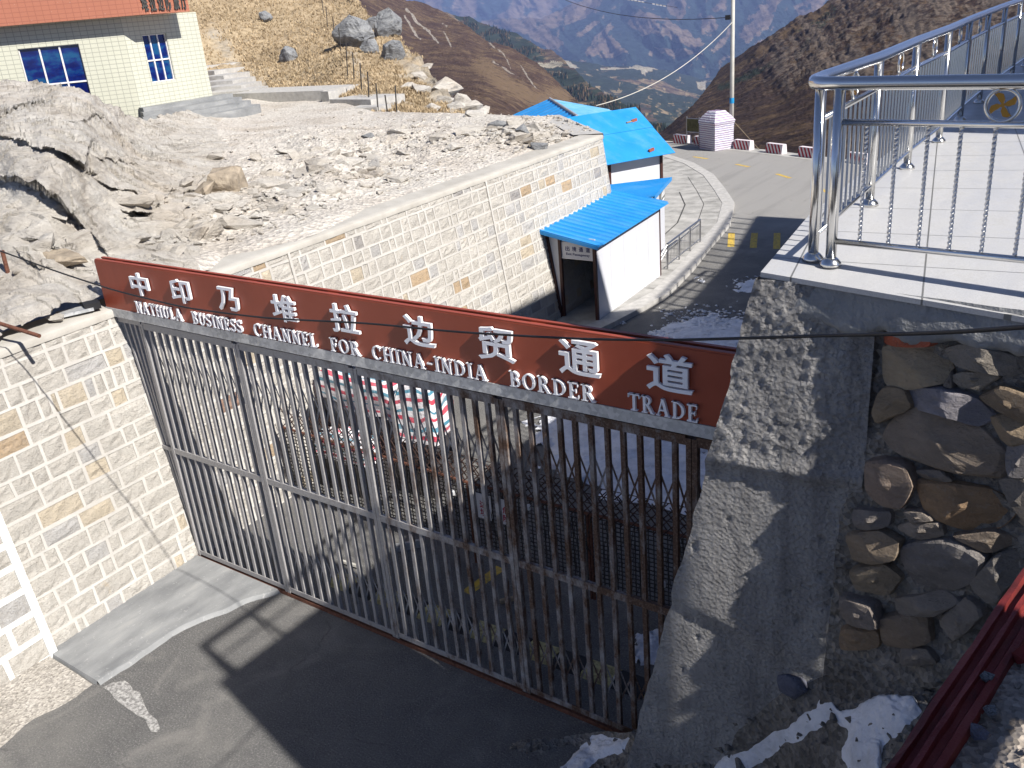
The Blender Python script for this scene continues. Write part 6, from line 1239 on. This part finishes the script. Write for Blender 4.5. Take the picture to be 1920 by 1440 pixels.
        mb.box((q[0]+.001, p[1]+.03, q[2]*.45), (q[0]+.02, q[1]-.03, q[2]*.55)); o = mb.build(nm, M['crate'], loc=((p[0]+q[0])/2, (p[1]+q[1])/2, 0)); tag(o, lb, 'crate')
    bundle('striped_bundle', 'long bundle under red, white and blue striped sheeting, just below the sign behind the gate', (-10.2, 9.77, 1.245), .84, .42, .60, -.03, 2., 2.4)
    bundle('striped_sack', 'tilted striped sack right of the long bundle behind the gate', (-9.03, 9.73, .945), .31, .36, .98, .25, 7., 3.2)
    bundle('low_striped_heap', 'low heap of striped sheeting in front of the long bundle', (-10.25, 9.08, .545), .56, .2, .42, -.03, 11., 1.8)
    mb = MB(); c = np.array([-10.78, 9.22, 1.02]); mb.tube([c+np.array([.30*math.cos(q), .05*math.cos(q), .34*math.sin(q)]) for q in np.linspace(0, 2*math.pi, 25)], .10, 8, caps=False); o = mb.build('tyre', M['black'], loc=c, smooth=True); tag(o, 'black tyre leaning at the left end of the striped bundles', 'tyre')
    t = thing('speed_bump', 'low speed bump of alternating pale yellow and black blocks just behind the gate', 'speed bump', (-6.3, 7.1, 0))
    for i in range(14):
        x = -8.6+i*.40; y = 7.0+.033*(x+8.)+.0; mb = MB(); mb.prism([(-.17, .0), (.17, 0), (.12, .045), (-.12, .045)], 0, .385, lambda u, v, h: (x+h, y+u+.033*h, v)); mb.build('block', M['bumpy'] if i % 2 == 0 else M['black'], t)
    # boards, scraps and a white bar on the ground
    for k, (a, b, w, mt, nm, lb) in enumerate((((640, 1052), (672, 1062), .06, 'polec', 'white_pipe', 'short white pipe on the sunlit road behind the gate'), ((938, 1128), (962, 1122), .05, 'wood', 'wooden_stick', 'small wooden stick on the shaded road behind the gate'), ((742, 1030), (790, 1020), .16, 'galv', 'bent_sheet', 'bent grey metal sheet on the shaded road behind the gate'))):
        p, q = onz(a, .04), onz(b, .04); mb = MB(); mb.bar(p, q, w, .05, (0, 0, 1)) if k else mb.tube([p, q], .03, 6); o = mb.build(nm, M[mt], loc=p); tag(o, lb, 'debris')
n = NM('worn_yellow_rubber'); n.color(n.ramp(n.noise(18, 5), [(.35, (.2, .17, .08)), (.6, (.5, .44, .22))])).set(.8); M['bumpy'] = n.m
M['crate'] = plain('dark_crate', (.045, .042, .045), .7, 0, .3, 8)
M['darkrust'] = plain('dark_rust', (.055, .032, .026), .85, 0, .4, 25)
build_behind_gate()

# ------------------------------------------------------------------ snow
def snow_patch(name, lb, poly, base, hgt, seed, holes=.0, n=90, jag=.12):
    """a lumpy sheet of snow within poly (x,y); base(x,y) is the ground under it"""
    p = np.array(poly); lo, hi = p.min(0)-.1, p.max(0)+.1; X, Y = np.meshgrid(np.linspace(lo[0], hi[0], n), np.linspace(lo[1], hi[1], n)); s = max(hi-lo)
    wx = fbm(col3(X/s*7, Y/s*7, 0*X+seed), 5, seed)*jag*s; wy = fbm(col3(X/s*7+9, Y/s*7, 0*X+seed), 5, seed+3)*jag*s; ins = inpoly(X+wx, Y+wy, poly)
    d = np.zeros_like(X)+9.; 
    for i in range(len(poly)): d = np.minimum(d, pldist(X+wx, Y+wy, [poly[i], poly[(i+1) % len(poly)]])[0])
    d = np.where(ins, d, -d); e = smooth01(-.02*s, .07*s, d); lump = fbm(col3(X/s*14, Y/s*14, 0*X+seed), 4, seed+7); big = fbm(col3(X/s*5, Y/s*5, 0*X+seed), 3, seed+9)
    h = hgt*(e*1.2-.25)+e*hgt*(.55*lump+.7*big)-holes*hgt*(lump > .1+.0*e)*3*(1-smooth01(.02*s, .12*s, d))
    Z = base(X, Y)+h; keep = (h > -.5*hgt)
    mb = MB(); idx = -np.ones(X.shape, int); V = []
    k = keep; vs = np.stack([X, Y, Z], -1).reshape(-1, 3); F = []
    for i in range(n-1):
        for j in range(n-1):
            if k[i, j] and k[i+1, j] and k[i, j+1] and k[i+1, j+1]: F.append((i*n+j, i*n+j+1, (i+1)*n+j+1, (i+1)*n+j))
    mb.add(vs, F); o = mb.build(name, M['snow'], smooth=True); bm = bmesh.new(); bm.from_mesh(o.data); bmesh.ops.delete(bm, geom=[v for v in bm.verts if not v.link_faces], context='VERTS'); bm.to_mesh(o.data); bm.free()
    if sum(q.normal.z for q in o.data.polygons) < 0: o.data.flip_normals()
    tag(o, lb, 'snow', None, 'stuff'); return o
flat = lambda X, Y: 0*X
PX = lambda L: [tuple(onz(p)[:2]) for p in L]
snow_patch('snow', 'broad trampled snow patch on the road behind the rusted gate leaf', PX([(960, 790), (1060, 770), (1250, 800), (1420, 860), (1440, 980), (1330, 985), (1180, 950), (1050, 905), (985, 880), (1000, 840)]), flat, .07, 3, .5, 120, .05)
snow_patch('snow', 'melting snow patch on the road between the sign and the tiled platform', PX([(1262, 600), (1300, 585), (1335, 578), (1360, 590), (1440, 585), (1470, 640), (1420, 700), (1290, 690), (1232, 632)]), flat, .03, 5, 3.4, 170, .22)
snow_patch('snow', 'little snow remnants on the dark road below the platform corner', PX([(1365, 540), (1395, 522), (1430, 515), (1460, 530), (1430, 550), (1385, 552)]), flat, .03, 8, 2.2, 80, .2)
snow_patch('snow', 'small snow scraps on the road, left of the melting patch', PX([(1215, 622), (1240, 616), (1256, 626), (1240, 640), (1218, 640)]), flat, .03, 9, 1.8, 60, .2)
snow_patch('snow', 'white snow clump on the dark road close behind the gate at the pillar', PX([(1178, 1235), (1190, 1195), (1240, 1180), (1290, 1190), (1300, 1240), (1240, 1260)]), flat, .06, 11, .6, 60, .08)
def snow_lumps():
    mb = MB(); rg = np.random.default_rng(8)
    for cx, cy, sx, sy, n, sm in ((1330, 614, 62, 26, 600, .055), (1370, 640, 60, 20, 160, .04), (1250, 592, 9, 4, 5, .07), (1316, 525, 12, 4, 4, .09), (1395, 533, 32, 12, 24, .04), (1240, 628, 16, 8, 16, .05), (1275, 590, 30, 12, 20, .03), (1100, 596, 2, 2, 0, .1), (1160, 602, 14, 6, 14, .06)):
        for k in range(n):
            p = onz((rg.normal(cx, sx*.6), rg.normal(cy, sy*.6))); s = sm*rg.uniform(.4, 1.4); vs, fs = rock_mesh((s, s*.8, s*.5), int(rg.integers(9999)), 9, 1, .1); mb.add(vs+p+[0, 0, s*.2], fs)
    o = mb.build('snow', M['snow'], smooth=True); tag(o, 'loose lumps of snow strewn over the road by the passage shed and platform', 'snow', None, 'stuff')
snow_lumps()

# ------------------------------------------------------------------ near bank: spoil slope at the pillar foot, red beam, gravel edge
def build_bank():
    xs = np.linspace(930, 2050, 230); top = [(930, 1400), (1100, 1372), (1200, 1370), (1340, 1325), (1465, 1270), (1570, 1225), (1700, 1180), (1800, 1130), (2050, 1030)]; bot = [(930, 1800), (2050, 1800)]
    A = [((930, 1470), -.1), ((1000, 1442), .0), ((1110, 1388), .03), ((1200, 1388), .42), ((1190, 1370), .45), ((1340, 1430), .7), ((1340, 1342), 1.25), ((1340, 1325), 1.3), ((1465, 1290), 1.78), ((1465, 1270), 1.82), ((1440, 1440), 1.0), ((1570, 1250), 2.2), ((1570, 1225), 2.25), ((1600, 1400), 1.9), ((1700, 1225), 2.45), ((1700, 1330), 2.35), ((1800, 1150), 2.8), ((2050, 1030), 3.2), ((1000, 1800), -.1), ((1400, 1800), .8), ((1700, 1800), 2.2), ((2050, 1800), 2.8), ((1100, 1600), -.05)]
    def disp(P, X, Y): P = P.copy(); P[..., 2] += fbm(P*2.4, 5, 301)*.07+fbm(P*9, 4, 303)*.03; return P
    o, P, X, Y = terrain('spoil_slope', xs, top, bot, 150, A, disp, M['dgravel'])
    # snow lying on it
    def strip(lb, poly, seed, h=.045):
        w1 = fbm(col3(X/30., Y/30., 0*X+seed), 4, seed)*12; w2 = fbm(col3(X/30.+7, Y/30., 0*X+seed), 4, seed+1)*9
        d = np.zeros_like(X)+1e9
        Xs, Ys = np.meshgrid(np.linspace(min(p[0] for p in poly)-25, max(p[0] for p in poly)+25, 150), np.linspace(min(p[1] for p in poly)-25, max(p[1] for p in poly)+25, 110))
        w1 = fbm(col3(Xs/34., Ys/34., 0*Xs+seed), 4, seed)*16; w2 = fbm(col3(Xs/34.+7, Ys/34., 0*Xs+seed), 4, seed+1)*12
        ins = inpoly(Xs+w1, Ys+w2, poly); d = np.zeros_like(Xs)+1e9
        for i in range(len(poly)): d = np.minimum(d, pldist(Xs+w1, Ys+w2, [poly[i], poly[(i+1) % len(poly)]])[0])
        d = np.where(ins, d, -d); e = smooth01(-3, 16, d)
        ix = np.interp(Xs, xs, np.arange(len(xs))); yt = interp(top, Xs); yb = interp(bot, Xs); iy = np.clip((Ys-yt)/(yb-yt)*149, 0, 148.99); i0, j0 = np.floor(iy).astype(int), np.clip(np.floor(ix).astype(int), 0, len(xs)-2); fi, fj = (iy-i0)[..., None], (ix-j0)[..., None]
        B = (P[i0, j0]*(1-fj)+P[i0, j0+1]*fj)*(1-fi)+(P[i0+1, j0]*(1-fj)+P[i0+1, j0+1]*fj)*fi; big = fbm(col3(Xs/38., Ys/30., 0*Xs+seed), 3, seed+4); lum = fbm(col3(Xs/13., Ys/10., 0*Xs+seed), 3, seed+6)
        hh = h*(e*1.6-.35)+e*(big*.04+lum*.012); B = B+np.array([0, 0, 1])*hh[..., None]; k = hh > -.3*h; n, m = Xs.shape
        F = [(i*m+j, i*m+j+1, (i+1)*m+j+1, (i+1)*m+j) for i in range(n-1) for j in range(m-1) if k[i, j] and k[i+1, j] and k[i, j+1] and k[i+1, j+1]]
        mb = MB(); mb.add(B.reshape(-1, 3), F); s = mb.build('snow', M['snow'], smooth=True); bm = bmesh.new(); bm.from_mesh(s.data); bmesh.ops.delete(bm, geom=[v for v in bm.verts if not v.link_faces], context='VERTS'); bm.to_mesh(s.data); bm.free()
        if sum(q.normal.z for q in s.data.polygons) < 0: s.data.flip_normals()
        tag(s, lb, 'snow', None, 'stuff')
    strip('long tongue of old snow at the foot of the pillar and rubble wall', [(1340, 1425), (1400, 1395), (1470, 1365), (1530, 1310), (1560, 1300), (1585, 1330), (1640, 1308), (1720, 1300), (1740, 1330), (1690, 1380), (1660, 1400), (1650, 1460), (1600, 1450), (1575, 1400), (1588, 1370), (1560, 1352), (1500, 1385), (1440, 1425), (1360, 1460), (1330, 1450)], 5)
    strip('thin snow on the road corner at the end of the gate track', [(990, 1440), (1045, 1428), (1110, 1372), (1190, 1385), (1175, 1405), (1120, 1430), (1090, 1460), (1000, 1470)], 9, .03)
    rg = np.random.default_rng(6); F = P.reshape(-1, 3); z_ = np.array([0, 0, 1.])
    def on(x, y): return F[np.argmin((X-x).ravel()**2+(Y-y).ravel()**2)]
    for k, (x, y, s, mt, lb) in enumerate(((1488, 1293, (.15, .12, .12), 'slate', 'round bluish stone at the foot of the pillar'), (1710, 1245, (.12, .1, .09), 'brownrock', 'brown stone at the foot of the rubble wall'), (1830, 1150, (.12, .09, .09), 'slate', 'bluish stone close to the red beam under the rubble wall'))):
        c = on(x, y)+z_*s[2]*.5; vs, fs = rock_mesh(s, 410+k, 30, 2, .05); mb = MB(); mb.add(vs+c, fs); o = mb.build('stone', M[mt], loc=c, smooth=True); tag(o, lb, 'stone')
    mb = MB()
    for k in range(900):
        c = F[rg.integers(0, len(F))]; s = rg.gamma(2, .012)+.008; vs, fs = rock_mesh((s, s*.8, s*.6), int(rg.integers(9999)), 9, 0); mb.add(vs@rotm(rg.uniform(0, 6)).T+c+z_*s*.2, fs)
    o = mb.build('spoil_stones', M['dgravel']); tag(o, 'small stones strewn over the dark spoil slope', 'gravel', None, 'stuff')
    # gravel ledge where the photographer stands, edged by a red steel beam
    zb = 5.60; a, c = onz((1640, 1470), zb), onz((1935, 1040), zb); d = (c-a)/np.linalg.norm(c-a); a = a-d*1.2; c = c+d*.35; n = np.array([d[1], -d[0], 0]); L = np.linalg.norm(c-a)
    t = thing('red_beam', 'red oxide painted steel channel edging the gravel in the lower right corner', 'beam', (a+c)/2)
    pr = [(-.004, -.10), (0, 0), (.016, .004), (.020, -.012), (.034, -.014), (.040, .004), (.052, .006), (.058, -.010), (.072, -.012), (.078, .002), (.094, .0), (.098, -.1)]
    mb = MB(); ns = 60; G = []
    for i in range(ns): p = a+d*L*i/(ns-1); G.append([p+n*(u+.002*vnoise(np.array([i*.6, k*2., 1.])))+z_*(v+.002*vnoise(np.array([i*.5, k*3., 5.]))) for k, (u, v) in enumerate(pr)])
    mb.grid(np.array(G)); mb.build('channel', M['redbeam'], t)
    mb = MB(); mb.bar(a+n*.135+d*(L-.62)+z_*(-.015), a+n*.20+d*(L-.30)+z_*.02, .05, .03, (0, 0, 1)); mb.build('loose_flange', M['redbeam'], t)
    U, V = np.meshgrid(np.linspace(-.012, 1.9, 110), np.linspace(0, L+1.0, 150)); G = a+d*V[..., None]+n*(.085+U)[..., None]; G[..., 2] = zb-.035+.02*U+fbm(G*5, 5, 311)*.035*smooth01(0, .1, U)+fbm(G*24, 3, 313)*.010
    mb = MB(); mb.grid(G); o = mb.build('gravel_ledge', M['ledge'], smooth=True); o['kind'] = 'structure'
    if sum(q.normal.z for q in o.data.polygons) < 0: o.data.flip_normals()
    mb = MB(); B = np.stack([a+d*(V[:, 0])[:, None]+n*.01+z_*h for h in (-.06, -.6, -1.6, -3.2)]); B += n*(np.array([0, .1, .3, .5])[:, None, None])+fbm(B*4, 4, 321)[..., None]*n*.06; mb.grid(B); o = mb.build('bank_face', M['dgravel'], smooth=True); o['kind'] = 'structure'
    mb = MB()
    for k in range(1500):
        i, j = rg.integers(0, 150), rg.integers(1, 60); c2 = G[i, j]; s = rg.gamma(2, .0035)+.003; vs, fs = rock_mesh((s, s*.8, s*.6), int(k % 40), 9, 0); mb.add(vs@rotm(rg.uniform(0, 6)).T+c2+z_*s*.3, fs)
    o = mb.build('gravel_chips', M['ledge']); tag(o, 'gravel chips on the ledge right of the red beam', 'gravel', None, 'stuff')
    for (x, y), s, mt, lb in (((1849, 1268), .021, 'outcrop', 'small pale angular stone on the edge of the sunlit gravel by the red beam'), ((1862, 1336), .026, 'outcrop', 'flat pale stone at the lower edge of the sunlit gravel'), ((1838, 1372), .028, 'slate', 'dull bluish stone in the shade below the sunlit gravel'), ((1915, 1228), .03, 'redbeam', 'red painted lump at the right edge above the sunlit gravel')):
        c2 = onz((x, y), zb); vs, fs = rock_mesh((s, s*.8, s*.9), int(x), 12, 1, .05); mb = MB(); mb.add(vs+c2, fs); o = mb.build('stone', M[mt], loc=c2); tag(o, lb, 'stone')
M['slate'] = plain('bluish_stone', (.11, .115, .15), .8, 0, .2, 12, .02)
n = NM('ledge_gravel'); b = n.voro(70); d = n.sep(n.voro(70, None, 'F1', 'Color'), 0); a = n.noise(6, 5); n.color(n.mix(.3, n.ramp(a, [(.3, (.26, .22, .18)), (.7, (.42, .37, .32))]), d, 'OVERLAY')).set(.95).bump(b, .008); M['ledge'] = n.m
build_bank()

# ------------------------------------------------------------------ unseen shapes out of frame, shaped to cast shadows into the view
def build_shadow_casters():
    # unseen block and railing added to cast the near road shadow
    t = thing('shadow_block', 'unseen grey block with a pipe railing, added right of the photographer to shade the road', 'building', (3, 4.4, 0))
    f = lambda x: 3.29-.235*(x-1.93); ztop = 9.07
    mb = MB(); x0, x1 = 1.93, 6.0; yb = 5.19; mb.prism([(x0, f(x0)), (x1, f(x1)), (x1, yb-.1416*(x1-x0)), (x0, yb)], .0, ztop); mb.build('block', M['band'], t)
    mb = MB(); zr = ztop+.68; pts = [(x0+.03, yb-.05, zr), (x0+.03, f(x0)+.25, zr), (x1, f(x1)+.25, zr)]
    mb.tube(pts, .06, 8)
    for z in (ztop+.34,): mb.tube([(p[0], p[1], z) for p in pts], .02, 6)
    for p in [(x0+.03, yb-.05), (x0+.03, 4.3), (x0+.03, f(x0)+.25), (3.4, f(3.4)+.25), (5, f(5)+.25)]: mb.tube([(p[0], p[1], ztop), (p[0], p[1], zr)], .035, 6)
    mb.build('railing', M['dsteel'], t)
    # unseen building along the platform, outline stepped to shape its shadow
    t = thing('unseen_building', 'plain unseen building behind the platform to the right, its outline stepped to shape its shadow', 'building', (5, 18, SZ))
    prof = [(11.3, 13.7), (15.7, 13.7), (16.4, 11.95), (17.7, 10.7), (22.3, 11.35), (26.7, 12.3), (27.0, 12.3)]
    mb = MB(); n = len(prof); poly = [(11.3, 0)]+prof+[(27.0, 0)]; mb.prism(poly, 3.0, 9.0, lambda u, v, h: (h, u, v)); mb.build('wall', M['band'], t)
    mb = MB()
    for (a, za), (b, zb) in zip(prof[3:-1], prof[4:]): mb.tube([(3.05, a, za+.85), (3.05, b, zb+.85)], .05, 6)
    for y in np.arange(17.8, 26.9, .62): mb.tube([(3.05, y, np.interp(y, [p[0] for p in prof], [p[1] for p in prof])-.1), (3.05, y, np.interp(y, [p[0] for p in prof], [p[1] for p in prof])+.85)], .05, 5)
    mb.build('shadow_railing', M['dsteel'], t)
    # unseen wall and board added to shade the red beam; gap lights the gravel
    t = thing('shade_wall', 'unseen wall and board added right of the gravel ledge to shade the red beam', 'parapet', (2, 1, 5.6))
    mb = MB(); xs, ys = 1.9, [-2.2, 1.28, 1.66, 2.0]; tops = [7.9, 7.19, 7.9]
    for k in range(3): mb.box((xs, ys[k], 3.5), (xs+.35, ys[k+1], tops[k]))
    mb.build('wall', M['band'], t); mb = MB(); mb.box((xs+.05, -2.2, 7.905), (xs+.11, 2.0, 8.0)); mb.box((xs+.05, 1.25, 7.42), (xs+.11, 1.69, 7.9)); mb.build('rail', M['wood'], t)
build_shadow_casters()

# ------------------------------------------------------------------ thin mountain air
def build_haze():
    n = bpy.data.materials.new('haze'); n.use_nodes = True; nt = n.node_tree; nt.nodes.clear(); out = nt.nodes.new('ShaderNodeOutputMaterial'); v = nt.nodes.new('ShaderNodeVolumePrincipled')
    v.inputs['Color'].default_value = (.36, .50, 1., 1); v.inputs['Density'].default_value = HAZE; v.inputs['Anisotropy'].default_value = 0.; nt.links.new(v.outputs[0], out.inputs['Volume'])
    mb = MB(); mb.box((-17000, -4000, -1151.5), (13000, 17000, 1500)); o = mb.build('haze', n); o['kind'] = 'stuff'
HAZE = 1.05e-4
build_haze()
